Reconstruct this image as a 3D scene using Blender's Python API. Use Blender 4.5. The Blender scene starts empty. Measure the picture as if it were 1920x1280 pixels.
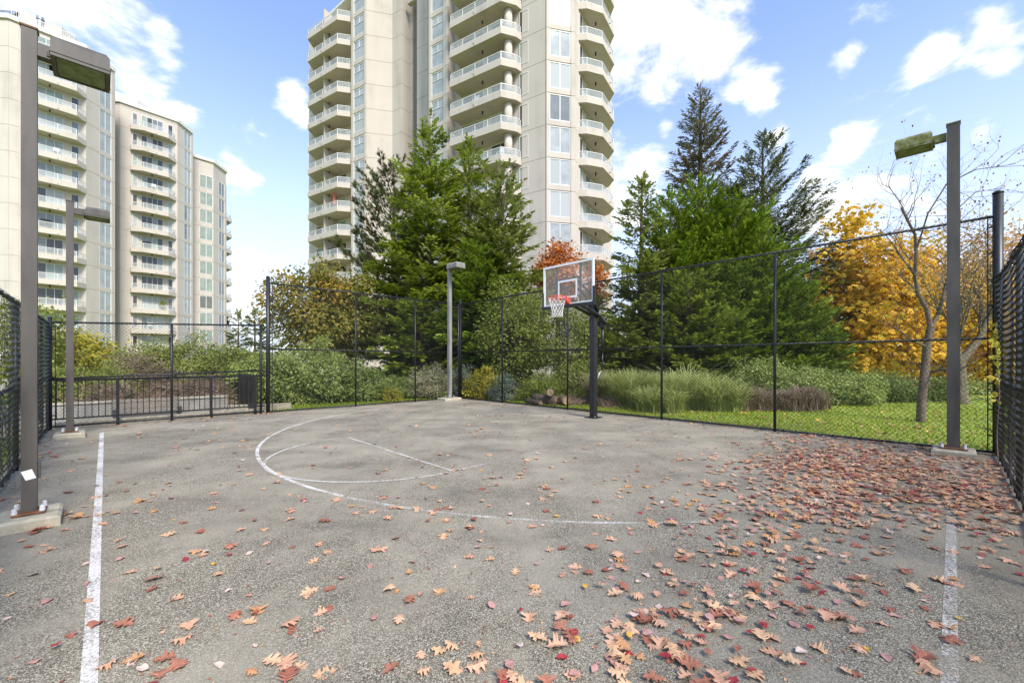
import bpy, bmesh, math, random
import numpy as np
from mathutils import Vector

random.seed(7)
RNG = np.random.default_rng(11)
S = bpy.context.scene
COL = S.collection
rad = math.radians

# ------------------------------------------------------------------ camera, sky, sun, exposure
F = 794.0                  # focal length of the photograph, in pixels of a 1920 wide frame
HY = 676.0                 # row of the horizon
EYE = 1.52                 # height of the camera above the court
cam_d = bpy.data.cameras.new('camera')
cam = bpy.data.objects.new('camera', cam_d)
COL.objects.link(cam)
cam.location = (0, 0, EYE)
cam.rotation_euler = (rad(90), 0, 0)
cam_d.sensor_width = 36.0
cam_d.lens = 36.0 * F / 1920.0
cam_d.shift_y = 36.0 / 1920.0
cam_d.clip_start = 0.05
cam_d.clip_end = 4000
S.camera = cam

SUN_EL, SUN_AZ = rad(46), rad(149)        # azimuth measured from +Y clockwise towards +X
world = bpy.data.worlds.new('World')
S.world = world
world.use_nodes = True
SKY_STRENGTH = 0.115
SUN_STRENGTH = 2.55
EXPOSURE = 1.08


def build_world():
    nt = world.node_tree
    N, L = nt.nodes, nt.links
    N.clear()
    out = N.new('ShaderNodeOutputWorld')
    bg = N.new('ShaderNodeBackground')
    bg.inputs['Strength'].default_value = SKY_STRENGTH
    sky = N.new('ShaderNodeTexSky')
    sky.sky_type = 'NISHITA'
    sky.sun_disc = False
    sky.sun_elevation = SUN_EL
    sky.sun_rotation = SUN_AZ
    sky.altitude = 50
    sky.air_density = 1.0
    sky.dust_density = 0.7
    sky.ozone_density = 2.2
    tc = N.new('ShaderNodeTexCoord')
    d = tc.outputs['Generated']
    nrm = N.new('ShaderNodeVectorMath'); nrm.operation = 'NORMALIZE'
    L.new(d, nrm.inputs[0])
    d = nrm.outputs[0]
    sep = N.new('ShaderNodeSeparateXYZ'); L.new(d, sep.inputs[0])

    def math_(op, a, b=None, c=None):
        n = N.new('ShaderNodeMath'); n.operation = op
        for i, v in enumerate((a, b, c)):
            if v is None:
                continue
            if isinstance(v, (int, float)):
                n.inputs[i].default_value = v
            else:
                L.new(v, n.inputs[i])
        return n.outputs[0]
    zz = math_('ADD', math_('MAXIMUM', sep.outputs[2], 0.0), 0.28)
    cmb = N.new('ShaderNodeCombineXYZ')
    L.new(math_('DIVIDE', sep.outputs[0], zz), cmb.inputs[0])
    L.new(math_('DIVIDE', sep.outputs[1], zz), cmb.inputs[1])
    L.new(sep.outputs[2], cmb.inputs[2])
    n1 = N.new('ShaderNodeTexNoise'); L.new(cmb.outputs[0], n1.inputs['Vector'])
    n1.inputs['Scale'].default_value = 5.2
    n1.inputs['Detail'].default_value = 10
    n1.inputs['Roughness'].default_value = 0.6
    n1.inputs['Distortion'].default_value = 0.25
    n2 = N.new('ShaderNodeTexNoise'); L.new(cmb.outputs[0], n2.inputs['Vector'])
    n2.inputs['Scale'].default_value = 1.1
    n2.inputs['Detail'].default_value = 3
    # the clouds that stand in the sky over the court: direction (x, y of the photograph) and size
    clouds = [(1210, 50, 150), (1320, 105, 120), (1395, 150, 70), (1415, 185, 38), (1250, 130, 100), (1180, 110, 70),
              (120, 20, 150), (215, 60, 105), (300, 80, 60), (285, 180, 70), (335, 205, 48), (250, 160, 40),
              (452, 325, 48), (553, 175, 34), (560, 212, 40), (1588, 276, 48), (1742, 105, 46), (1770, 92, 40),
              (1880, 60, 80), (1875, 110, 50), (1640, 350, 90), (1570, 385, 90), (1690, 390, 80), (1200, 320, 60),
              (1165, 380, 80), (1750, 285, 55), (1455, 262, 26), (1245, 240, 24), (1590, 110, 34), (470, 560, 90),
              (420, 600, 60), (1530, 330, 30), (1160, 260, 30), (1840, 250, 40)]
    field = None
    for (px, py, r) in clouds:
        v = Vector((px - 960, F, HY - py))
        ln = v.length
        v.normalize()
        rr = r / ln * (F / ln) ** 0.5
        ds = N.new('ShaderNodeVectorMath'); ds.operation = 'DISTANCE'
        L.new(d, ds.inputs[0]); ds.inputs[1].default_value = v
        mr = N.new('ShaderNodeMapRange'); mr.interpolation_type = 'SMOOTHSTEP'
        L.new(ds.outputs['Value'], mr.inputs[0])
        mr.inputs[1].default_value = 0.0
        mr.inputs[2].default_value = rr * 1.75
        mr.inputs[3].default_value = 1.0
        mr.inputs[4].default_value = 0.0
        field = mr.outputs[0] if field is None else math_('MAXIMUM', field, mr.outputs[0])
    # broken cloud everywhere else (behind the camera and overhead too)
    dens = math_('ADD', math_('MULTIPLY', n1.outputs[0], 3.0), math_('MULTIPLY', field, 0.80))
    dens = math_('ADD', dens, math_('MULTIPLY', n2.outputs[0], 0.35))
    mr = N.new('ShaderNodeMapRange'); mr.interpolation_type = 'SMOOTHSTEP'
    L.new(dens, mr.inputs[0])
    mr.inputs[1].default_value = 1.98
    mr.inputs[2].default_value = 2.58
    mr.inputs[3].default_value = 0.0
    mr.inputs[4].default_value = 0.97
    # pale air towards the horizon
    hz = N.new('ShaderNodeMapRange'); hz.interpolation_type = 'SMOOTHSTEP'
    L.new(sep.outputs[2], hz.inputs[0])
    hz.inputs[1].default_value = -0.05
    hz.inputs[2].default_value = 0.62
    hz.inputs[3].default_value = 0.88
    hz.inputs[4].default_value = 0.13
    mixh = N.new('ShaderNodeMixRGB')
    L.new(hz.outputs[0], mixh.inputs[0])
    gain = N.new('ShaderNodeMixRGB'); gain.blend_type = 'MULTIPLY'; gain.inputs[0].default_value = 1
    L.new(sky.outputs[0], gain.inputs[1])
    gain.inputs[2].default_value = (1.02, 1.19, 1.44, 1)
    L.new(gain.outputs[0], mixh.inputs[1])
    mixh.inputs[2].default_value = (4.75, 5.0, 5.6, 1)
    # cloud colour: grey-white bellies
    sh = N.new('ShaderNodeMapRange')
    L.new(n1.outputs[0], sh.inputs[0])
    sh.inputs[1].default_value = 0.35; sh.inputs[2].default_value = 0.7
    sh.inputs[3].default_value = 0.0; sh.inputs[4].default_value = 1.0
    cc = N.new('ShaderNodeMixRGB')
    L.new(sh.outputs[0], cc.inputs[0])
    cc.inputs[1].default_value = (4.6, 4.85, 5.2, 1)
    cc.inputs[2].default_value = (5.9, 5.9, 5.95, 1)
    mixc = N.new('ShaderNodeMixRGB')
    L.new(mr.outputs[0], mixc.inputs[0])
    L.new(mixh.outputs[0], mixc.inputs[1])
    L.new(cc.outputs[0], mixc.inputs[2])
    L.new(mixc.outputs[0], bg.inputs[0])
    L.new(bg.outputs[0], out.inputs[0])


build_world()
sd = bpy.data.lights.new('sun', 'SUN')
sd.energy = SUN_STRENGTH
sd.angle = rad(16)
sd.color = (1.0, 0.925, 0.81)
sun = bpy.data.objects.new('sun', sd)
COL.objects.link(sun)
sdir = Vector((math.sin(SUN_AZ) * math.cos(SUN_EL), math.cos(SUN_AZ) * math.cos(SUN_EL), math.sin(SUN_EL)))
sun.rotation_euler = sdir.to_track_quat('Z', 'Y').to_euler()
sun.location = (0, -20, 60)
S.view_settings.view_transform = 'Standard'
S.view_settings.look = 'None'
S.view_settings.exposure = EXPOSURE
S.view_settings.gamma = 1
S.view_settings.use_curve_mapping = False
S.render.engine = 'CYCLES'
S.cycles.max_bounces = 6
S.cycles.diffuse_bounces = 3
S.cycles.glossy_bounces = 3
S.cycles.transparent_max_bounces = 16
S.cycles.transmission_bounces = 4
S.cycles.use_denoising = True
S.cycles.caustics_reflective = False
S.cycles.caustics_refractive = False

# ------------------------------------------------------------------ helpers
VA = np.array([.72, .694]); UB = np.array([-.694, .72])      # the two directions of the court


def C(a, b, z=0.0):
    """a point of the court: a metres along the near-to-hoop axis, b metres along the sideline"""
    p = VA * a + UB * b
    return Vector((p[0], p[1], z))


def at(px, depth, z=0.0):
    return Vector(((px - 960) / F * depth, depth, z))


def hgt(py, depth):
    return EYE + (HY - py) / F * depth


def hit(P, d, px):
    k = (px - 960) / F
    t = (k * P[1] - P[0]) / (d[0] - k * d[1])
    return np.array([P[0] + d[0] * t, P[1] + d[1] * t])


def tag(o, label=None, cat=None, group=None, kind=None):
    if label: o['label'] = label
    if cat: o['category'] = cat
    if group: o['group'] = group
    if kind: o['kind'] = kind
    return o


def thing(name, label, cat, loc=(0, 0, 0), group=None, rz=0.0):
    o = bpy.data.objects.new(name, None)
    o.empty_display_size = 0.2
    COL.objects.link(o)
    o.location = loc
    o.rotation_euler = (0, 0, rz)
    return tag(o, label, cat, group)


def wloc(o):
    v = Vector((0, 0, 0))
    while o is not None:
        v = v + o.location
        o = o.parent
    return v


def link(name, me, mat=None, parent=None, loc=(0, 0, 0)):
    o = bpy.data.objects.new(name, me)
    COL.objects.link(o)
    if parent is not None:
        o.parent = parent
    o.location = loc
    if mat is not None and len(me.materials) == 0:
        me.materials.append(mat)
    return o


class MB:
    """collects faces of one part"""
    def __init__(self):
        self.v = []; self.f = []

    def add(self, vs, fs):
        n = len(self.v)
        self.v += [tuple(p) for p in vs]
        self.f += [tuple(i + n for i in q) for q in fs]
        return self

    def box8(self, p):
        return self.add(p, [(0, 3, 2, 1), (4, 5, 6, 7), (0, 1, 5, 4), (1, 2, 6, 5), (2, 3, 7, 6), (3, 0, 4, 7)])

    def box(self, c, s):
        x, y, z = c; a, b, h = s[0] / 2, s[1] / 2, s[2] / 2
        return self.box8([(x - a, y - b, z - h), (x + a, y - b, z - h), (x + a, y + b, z - h), (x - a, y + b, z - h),
                          (x - a, y - b, z + h), (x + a, y - b, z + h), (x + a, y + b, z + h), (x - a, y + b, z + h)])

    def obox(self, P, d, n, s0, s1, p0, p1, z0, z1):
        """box in facade coordinates: s along d, p outwards along n"""
        q = []
        for z in (z0, z1):
            for (s, p) in ((s0, p1), (s1, p1), (s1, p0), (s0, p0)):
                q.append((P[0] + d[0] * s + n[0] * p, P[1] + d[1] * s + n[1] * p, z))
        return self.box8(q)

    def bevbox(self, P, d, n, s0, s1, p0, p1, z0, z1, bv):
        """the same with a bevelled top edge"""
        def ring(i, z):
            return [(P[0] + d[0] * s + n[0] * p, P[1] + d[1] * s + n[1] * p, z)
                    for (s, p) in ((s0 + i, p1 - i), (s1 - i, p1 - i), (s1 - i, p0 + i), (s0 + i, p0 + i))]
        vs = ring(0, z0) + ring(0, z1 - bv) + ring(bv, z1)
        fs = [(3, 2, 1, 0), (8, 9, 10, 11)]
        for k in (0, 4):
            for i in range(4):
                j = (i + 1) % 4
                fs.append((k + i, k + j, k + 4 + j, k + 4 + i))
        return self.add(vs, fs)

    def prism(self, poly, z0, z1):
        n = len(poly)
        vs = [(p[0], p[1], z0) for p in poly] + [(p[0], p[1], z1) for p in poly]
        fs = [tuple(range(n - 1, -1, -1)), tuple(range(n, 2 * n))]
        for i in range(n):
            j = (i + 1) % n
            fs.append((i, j, n + j, n + i))
        return self.add(vs, fs)

    def tube(self, pts, rs, n=8, cap=True):
        pts = [Vector(p) for p in pts]
        if isinstance(rs, (int, float)):
            rs = [rs] * len(pts)
        vs, fs = [], []
        up = None
        for i, p in enumerate(pts):
            if i == 0: t = pts[1] - p
            elif i == len(pts) - 1: t = p - pts[i - 1]
            else: t = pts[i + 1] - pts[i - 1]
            t.normalize()
            if up is None:
                up = Vector((0, 0, 1)) if abs(t.z) < .9 else Vector((1, 0, 0))
            a = t.cross(up)
            if a.length < 1e-5:
                a = t.cross(Vector((0, 1, 0)))
            a.normalize()
            b = a.cross(t).normalized()
            up = b
            for k in range(n):
                w = 2 * math.pi * k / n
                vs.append(p + a * (rs[i] * math.cos(w)) + b * (rs[i] * math.sin(w)))
        for i in range(len(pts) - 1):
            for k in range(n):
                j = (k + 1) % n
                fs.append((i * n + k, i * n + j, (i + 1) * n + j, (i + 1) * n + k))
        if cap:
            fs.append(tuple(range(n - 1, -1, -1)))
            m = (len(pts) - 1) * n
            fs.append(tuple(range(m, m + n)))
        return self.add(vs, fs)

    def build(self, name, mat, parent=None, smooth=False):
        me = bpy.data.meshes.new(name)
        o = wloc(parent) if parent is not None else Vector((0, 0, 0))
        me.from_pydata([(p[0] - o[0], p[1] - o[1], p[2] - o[2]) for p in self.v], [], self.f)
        if smooth:
            me.polygons.foreach_set('use_smooth', [True] * len(me.polygons))
        me.update()
        ob = link(name, me, mat, parent)
        return ob


def np_mesh(name, V, Fc, mat, parent=None, tint=None, smooth=False):
    V = np.asarray(V, np.float32)
    if parent is not None:
        V = V - np.array(wloc(parent), np.float32)
    k = Fc.shape[1]
    me = bpy.data.meshes.new(name)
    me.vertices.add(len(V)); me.vertices.foreach_set('co', V.ravel())
    me.loops.add(Fc.size); me.loops.foreach_set('vertex_index', Fc.astype(np.int32).ravel())
    me.polygons.add(len(Fc))
    me.polygons.foreach_set('loop_start', np.arange(0, Fc.size, k, dtype=np.int32))
    me.polygons.foreach_set('loop_total', np.full(len(Fc), k, np.int32))
    if tint is not None:
        a = me.attributes.new('tint', 'FLOAT', 'POINT')
        a.data.foreach_set('value', np.asarray(tint, np.float32))
    me.update(calc_edges=True)
    if smooth:
        me.polygons.foreach_set('use_smooth', [True] * len(me.polygons))
    return link(name, me, mat, parent)


def segs(P0, P1, r0, r1=None, n=3):
    """many straight wires or twigs at once -> vertices, quads"""
    P0 = np.asarray(P0, float); P1 = np.asarray(P1, float)
    r0 = np.broadcast_to(np.asarray(r0, float), (len(P0),))
    r1 = r0 if r1 is None else np.broadcast_to(np.asarray(r1, float), (len(P0),))
    t = P1 - P0
    t /= np.maximum(np.linalg.norm(t, axis=1, keepdims=True), 1e-9)
    up = np.where(np.abs(t[:, 2:3]) < .9, np.array([[0, 0, 1.]]), np.array([[1., 0, 0]]))
    a = np.cross(t, up); a /= np.linalg.norm(a, axis=1, keepdims=True)
    b = np.cross(a, t)
    w = 2 * np.pi * np.arange(n) / n
    ring = a[:, None, :] * np.cos(w)[None, :, None] + b[:, None, :] * np.sin(w)[None, :, None]
    V = np.concatenate([P0[:, None] + ring * r0[:, None, None], P1[:, None] + ring * r1[:, None, None]], 1)
    k = np.arange(n); j = (k + 1) % n
    fq = np.stack([k, j, j + n, k + n], 1)
    Fc = fq[None] + (np.arange(len(P0)) * 2 * n)[:, None, None]
    return V.reshape(-1, 3), Fc.reshape(-1, 4)


def unit(a):
    return a / np.maximum(np.linalg.norm(a, axis=-1, keepdims=True), 1e-9)


def scatter(T, TF, pos, dr, nr, ln, wd, tint, tipfade=False):
    """a template (x along dr, y sideways, z along nr) set at many places -> V, F, tint per vertex"""
    T = np.asarray(T, float); TF = np.asarray(TF)
    dr = unit(dr)
    sd_ = np.cross(nr, dr)
    bad = np.linalg.norm(sd_, axis=1) < 1e-4
    sd_[bad] = np.cross(dr[bad], np.array([1., .3, 0]))
    sd_ = unit(sd_)
    nn = np.cross(dr, sd_)
    V = pos[:, None, :] + dr[:, None, :] * (T[None, :, 0:1] * ln[:, None, None]) \
        + sd_[:, None, :] * (T[None, :, 1:2] * wd[:, None, None]) + nn[:, None, :] * (T[None, :, 2:3] * ln[:, None, None])
    Fc = TF[None] + (np.arange(len(pos)) * len(T))[:, None, None]
    return V.reshape(-1, 3), Fc.reshape(-1, TF.shape[1]), (tint[:, None] + .28 * (T[None, :, 0] - .45)).ravel() if tipfade else np.repeat(tint, len(T))


# ------------------------------------------------------------------ materials
def new_mat(name):
    m = bpy.data.materials.new(name)
    m.use_nodes = True
    nt = m.node_tree
    b = nt.nodes['Principled BSDF']
    return m, nt.nodes, nt.links, b


def noise(N, L, scale, detail=4, rough=.55, coord='Object', vec=None, sc3=None):
    if vec is None:
        tc = N.new('ShaderNodeTexCoord'); vec = tc.outputs[coord]
    if sc3 is not None:
        mp = N.new('ShaderNodeMapping'); mp.inputs['Scale'].default_value = sc3
        L.new(vec, mp.inputs[0]); vec = mp.outputs[0]
    n = N.new('ShaderNodeTexNoise')
    n.inputs['Scale'].default_value = scale
    n.inputs['Detail'].default_value = detail
    n.inputs['Roughness'].default_value = rough
    L.new(vec, n.inputs['Vector'])
    return n.outputs[0]


def ramp(N, L, fac, stops):
    r = N.new('ShaderNodeValToRGB')
    e = r.color_ramp.elements
    while len(e) < len(stops): e.new(0.5)
    for i, (p, c) in enumerate(stops):
        e[i].position = p
        e[i].color = (c[0], c[1], c[2], 1) if len(c) == 3 else c
    L.new(fac, r.inputs[0])
    return r.outputs[0]


def bump(N, L, b, h, strength=.3, dist=.02):
    n = N.new('ShaderNodeBump')
    n.inputs['Strength'].default_value = strength
    n.inputs['Distance'].default_value = dist
    L.new(h, n.inputs['Height'])
    L.new(n.outputs[0], b.inputs['Normal'])


def simple(name, col, rough=.6, metal=0.0, var=.12, scale=6.0, bmp=0.0, spec=.5, coord='Object', sc3=None):
    m, N, L, b = new_mat(name)
    f = noise(N, L, scale, 5, coord=coord, sc3=sc3)
    lo = tuple(max(0, c * (1 - var * 1.6)) for c in col); hi = tuple(min(1, c * (1 + var)) for c in col)
    L.new(ramp(N, L, f, [(.3, lo), (.7, hi)]), b.inputs['Base Color'])
    b.inputs['Roughness'].default_value = rough
    b.inputs['Metallic'].default_value = metal
    b.inputs['Specular IOR Level'].default_value = spec
    if bmp:
        f2 = noise(N, L, scale * 6, 4, coord=coord)
        bump(N, L, b, f2, bmp, .01)
    return m


def foliage(name, c0, c1, c2, trans=.28, rough=.55, spec=.25):
    """leaf colours spread over each clump by its own tint, light passing through the blades"""
    m, N, L, b = new_mat(name)
    at_ = N.new('ShaderNodeAttribute'); at_.attribute_name = 'tint'
    col = ramp(N, L, at_.outputs['Fac'], [(0.0, c0), (.5, c1), (1.0, c2)])
    L.new(col, b.inputs['Base Color'])
    b.inputs['Roughness'].default_value = rough
    b.inputs['Specular IOR Level'].default_value = spec
    tr = N.new('ShaderNodeBsdfTranslucent')
    L.new(col, tr.inputs[0])
    mx = N.new('ShaderNodeMixShader'); mx.inputs[0].default_value = trans
    L.new(b.outputs[0], mx.inputs[1]); L.new(tr.outputs[0], mx.inputs[2])
    L.new(mx.outputs[0], N['Material Output'].inputs[0])
    return m


def mat_asphalt():
    m, N, L, b = new_mat('asphalt')
    tc = N.new('ShaderNodeTexCoord'); v = tc.outputs['Object']
    vo = N.new('ShaderNodeTexVoronoi'); vo.inputs['Scale'].default_value = 185; L.new(v, vo.inputs['Vector'])
    sepc = N.new('ShaderNodeSeparateColor'); L.new(vo.outputs['Color'], sepc.inputs[0])
    stone = ramp(N, L, sepc.outputs[0], [(0, (.065, .055, .041)), (.4, (.18, .157, .115)), (.74, (.315, .28, .208)), (1, (.62, .57, .46))])
    big = noise(N, L, .5, 6, .62, vec=v)
    big2 = noise(N, L, 1.6, 7, .65, vec=v, sc3=(1.0, .55, 1))
    mixv = N.new('ShaderNodeMath'); mixv.operation = 'ADD'
    L.new(big, mixv.inputs[0]); L.new(big2, mixv.inputs[1])
    dust = N.new('ShaderNodeMapRange'); dust.interpolation_type = 'SMOOTHSTEP'
    L.new(mixv.outputs[0], dust.inputs[0])
    dust.inputs[1].default_value = .87; dust.inputs[2].default_value = 1.15
    dust.inputs[3].default_value = .03; dust.inputs[4].default_value = .72
    mx = N.new('ShaderNodeMixRGB'); L.new(dust.outputs[0], mx.inputs[0]); L.new(stone, mx.inputs[1])
    fine = noise(N, L, 60, 3, .6, vec=v)
    L.new(ramp(N, L, fine, [(.3, (.30, .265, .20)), (.7, (.43, .385, .295))]), mx.inputs[2])
    dk = noise(N, L, .9, 6, .6, vec=v, sc3=(.7, 1.3, 1))
    mul = N.new('ShaderNodeMixRGB'); mul.blend_type = 'MULTIPLY'; mul.inputs[0].default_value = 1
    L.new(mx.outputs[0], mul.inputs[1])
    L.new(ramp(N, L, dk, [(.30, (.60, .60, .61)), (.45, (.84, .84, .84)), (.62, (1, 1, 1))]), mul.inputs[2])
    # hairline cracks, broken up along their run
    ck = N.new('ShaderNodeTexVoronoi'); ck.feature = 'DISTANCE_TO_EDGE'; ck.inputs['Scale'].default_value = .33
    wv = N.new('ShaderNodeMixRGB'); wv.blend_type = 'ADD'; wv.inputs[0].default_value = .35
    nz = N.new('ShaderNodeTexNoise'); nz.inputs['Scale'].default_value = 2.4; nz.inputs['Detail'].default_value = 7
    L.new(v, nz.inputs['Vector']); L.new(v, wv.inputs[1]); L.new(nz.outputs['Color'], wv.inputs[2]); L.new(wv.outputs[0], ck.inputs['Vector'])
    cm = N.new('ShaderNodeMapRange'); L.new(ck.outputs['Distance'], cm.inputs[0])
    cm.inputs[1].default_value = .0; cm.inputs[2].default_value = .0022; cm.inputs[3].default_value = 1; cm.inputs[4].default_value = 0
    gate = N.new('ShaderNodeMapRange'); L.new(noise(N, L, .8, 3, vec=v), gate.inputs[0])
    gate.inputs[1].default_value = .52; gate.inputs[2].default_value = .6; gate.inputs[3].default_value = 0; gate.inputs[4].default_value = .75
    cg = N.new('ShaderNodeMath'); cg.operation = 'MULTIPLY'; L.new(cm.outputs[0], cg.inputs[0]); L.new(gate.outputs[0], cg.inputs[1])
    crk = N.new('ShaderNodeMixRGB'); L.new(cg.outputs[0], crk.inputs[0]); L.new(mul.outputs[0], crk.inputs[1]); crk.inputs[2].default_value = (.05, .046, .04, 1)
    L.new(crk.outputs[0], b.inputs['Base Color'])
    b.inputs['Roughness'].default_value = .93
    b.inputs['Specular IOR Level'].default_value = .18
    bump(N, L, b, vo.outputs['Distance'], .6, .006)
    return m


def mat_paint(name, wear):
    """worn white line paint: where it has gone the asphalt below shows"""
    m, N, L, b = new_mat(name)
    tc = N.new('ShaderNodeTexCoord'); v = tc.outputs['Object']
    f = noise(N, L, 70, 4, .7, vec=v)
    g = noise(N, L, 2.2, 5, .6, vec=v)
    ad = N.new('ShaderNodeMath'); ad.operation = 'MULTIPLY_ADD'
    g2 = N.new('ShaderNodeMath'); g2.operation = 'MULTIPLY'; L.new(g, g2.inputs[0]); g2.inputs[1].default_value = .55
    L.new(f, ad.inputs[0]); ad.inputs[1].default_value = .7; L.new(g2.outputs[0], ad.inputs[2])
    mr = N.new('ShaderNodeMapRange'); L.new(ad.outputs[0], mr.inputs[0])
    mr.inputs[1].default_value = wear; mr.inputs[2].default_value = wear + .2
    mr.inputs[3].default_value = 0.04; mr.inputs[4].default_value = .94
    L.new(ramp(N, L, f, [(.3, (.52, .49, .44)), (.7, (.76, .73, .67))]), b.inputs['Base Color'])
    b.inputs['Roughness'].default_value = .8
    L.new(mr.outputs[0], b.inputs['Alpha'])
    return m


def mat_wall(name, c, streak=True):
    m, N, L, b = new_mat(name)
    tc = N.new('ShaderNodeTexCoord'); v = tc.outputs['Object']
    g = N.new('ShaderNodeNewGeometry')
    f = noise(N, L, .35, 6, .6, vec=g.outputs['Position'])
    s = noise(N, L, 1.2, 5, .65, vec=g.outputs['Position'], sc3=(1, 1, .07))
    ad = N.new('ShaderNodeMixRGB'); ad.inputs[0].default_value = .5
    L.new(f, ad.inputs[1]); L.new(s, ad.inputs[2])
    L.new(ramp(N, L, ad.outputs[0], [(.30, tuple(x * .76 for x in c)), (.47, tuple(x * .97 for x in c)), (.72, tuple(x * 1.06 for x in c))]), b.inputs['Base Color'])
    b.inputs['Roughness'].default_value = .85
    b.inputs['Specular IOR Level'].default_value = .2
    h = noise(N, L, 25, 4, vec=g.outputs['Position'])
    bump(N, L, b, h, .12, .02)
    return m


def mat_pane(name, c, rough=.05, blinds=0, spec=.42):
    m, N, L, b = new_mat(name)
    g = N.new('ShaderNodeNewGeometry')
    if blinds:
        mp = N.new('ShaderNodeMapping')
        mp.inputs['Scale'].default_value = (0, 0, 9) if blinds == 1 else (6, 6, 0)
        L.new(g.outputs['Position'], mp.inputs[0])
        w = N.new('ShaderNodeTexWave'); w.inputs['Scale'].default_value = 1.0
        w.bands_direction = 'Z' if blinds == 1 else 'X'
        L.new(mp.outputs[0], w.inputs['Vector'])
        L.new(ramp(N, L, w.outputs[0], [(.0, tuple(x * .8 for x in c)), (.6, c)]), b.inputs['Base Color'])
    else:
        f = noise(N, L, 1.3, 4, vec=g.outputs['Position'])
        L.new(ramp(N, L, f, [(.3, tuple(x * .7 for x in c)), (.7, c)]), b.inputs['Base Color'])
    b.inputs['Roughness'].default_value = rough
    b.inputs['Specular IOR Level'].default_value = spec
    return m


def mat_clear(name, c, alpha, rough=.05):
    m, N, L, b = new_mat(name)
    f = noise(N, L, 4, 4)
    L.new(ramp(N, L, f, [(.3, tuple(x * .85 for x in c)), (.7, c)]), b.inputs['Base Color'])
    b.inputs['Roughness'].default_value = rough
    b.inputs['Alpha'].default_value = alpha
    b.inputs['Specular IOR Level'].default_value = .6
    return m


def mat_bark(name, c0, c1, scale=9):
    m, N, L, b = new_mat(name)
    f = noise(N, L, scale, 7, .7, sc3=(1, 1, .3))
    L.new(ramp(N, L, f, [(.3, c0), (.7, c1)]), b.inputs['Base Color'])
    b.inputs['Roughness'].default_value = .9
    bump(N, L, b, f, .7, .03)
    return m


def mat_mossy(name, col, moss=(.16, .16, .03), amount=.55):
    m, N, L, b = new_mat(name)
    f = noise(N, L, 9, 6, .65)
    f2 = noise(N, L, 3, 4)
    L.new(ramp(N, L, f, [(amount - .08, col), (amount, tuple((x + y) / 2 for x, y in zip(col, moss))), (amount + .07, moss), (.8, (.42, .42, .33))]), b.inputs['Base Color'])
    b.inputs['Roughness'].default_value = .75
    bump(N, L, b, f, .4, .01)
    return m


def mat_grass():
    m, N, L, b = new_mat('lawn_soil')
    f = noise(N, L, .35, 6, .6)
    f2 = noise(N, L, 14, 5, .6)
    mx = N.new('ShaderNodeMixRGB'); mx.inputs[0].default_value = .5
    L.new(f, mx.inputs[1]); L.new(f2, mx.inputs[2])
    L.new(ramp(N, L, mx.outputs[0], [(.32, (.08, .10, .016)), (.5, (.20, .26, .026)), (.68, (.28, .34, .05))]), b.inputs['Base Color'])
    b.inputs['Roughness'].default_value = .9
    bump(N, L, b, f2, .6, .05)
    return m


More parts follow.
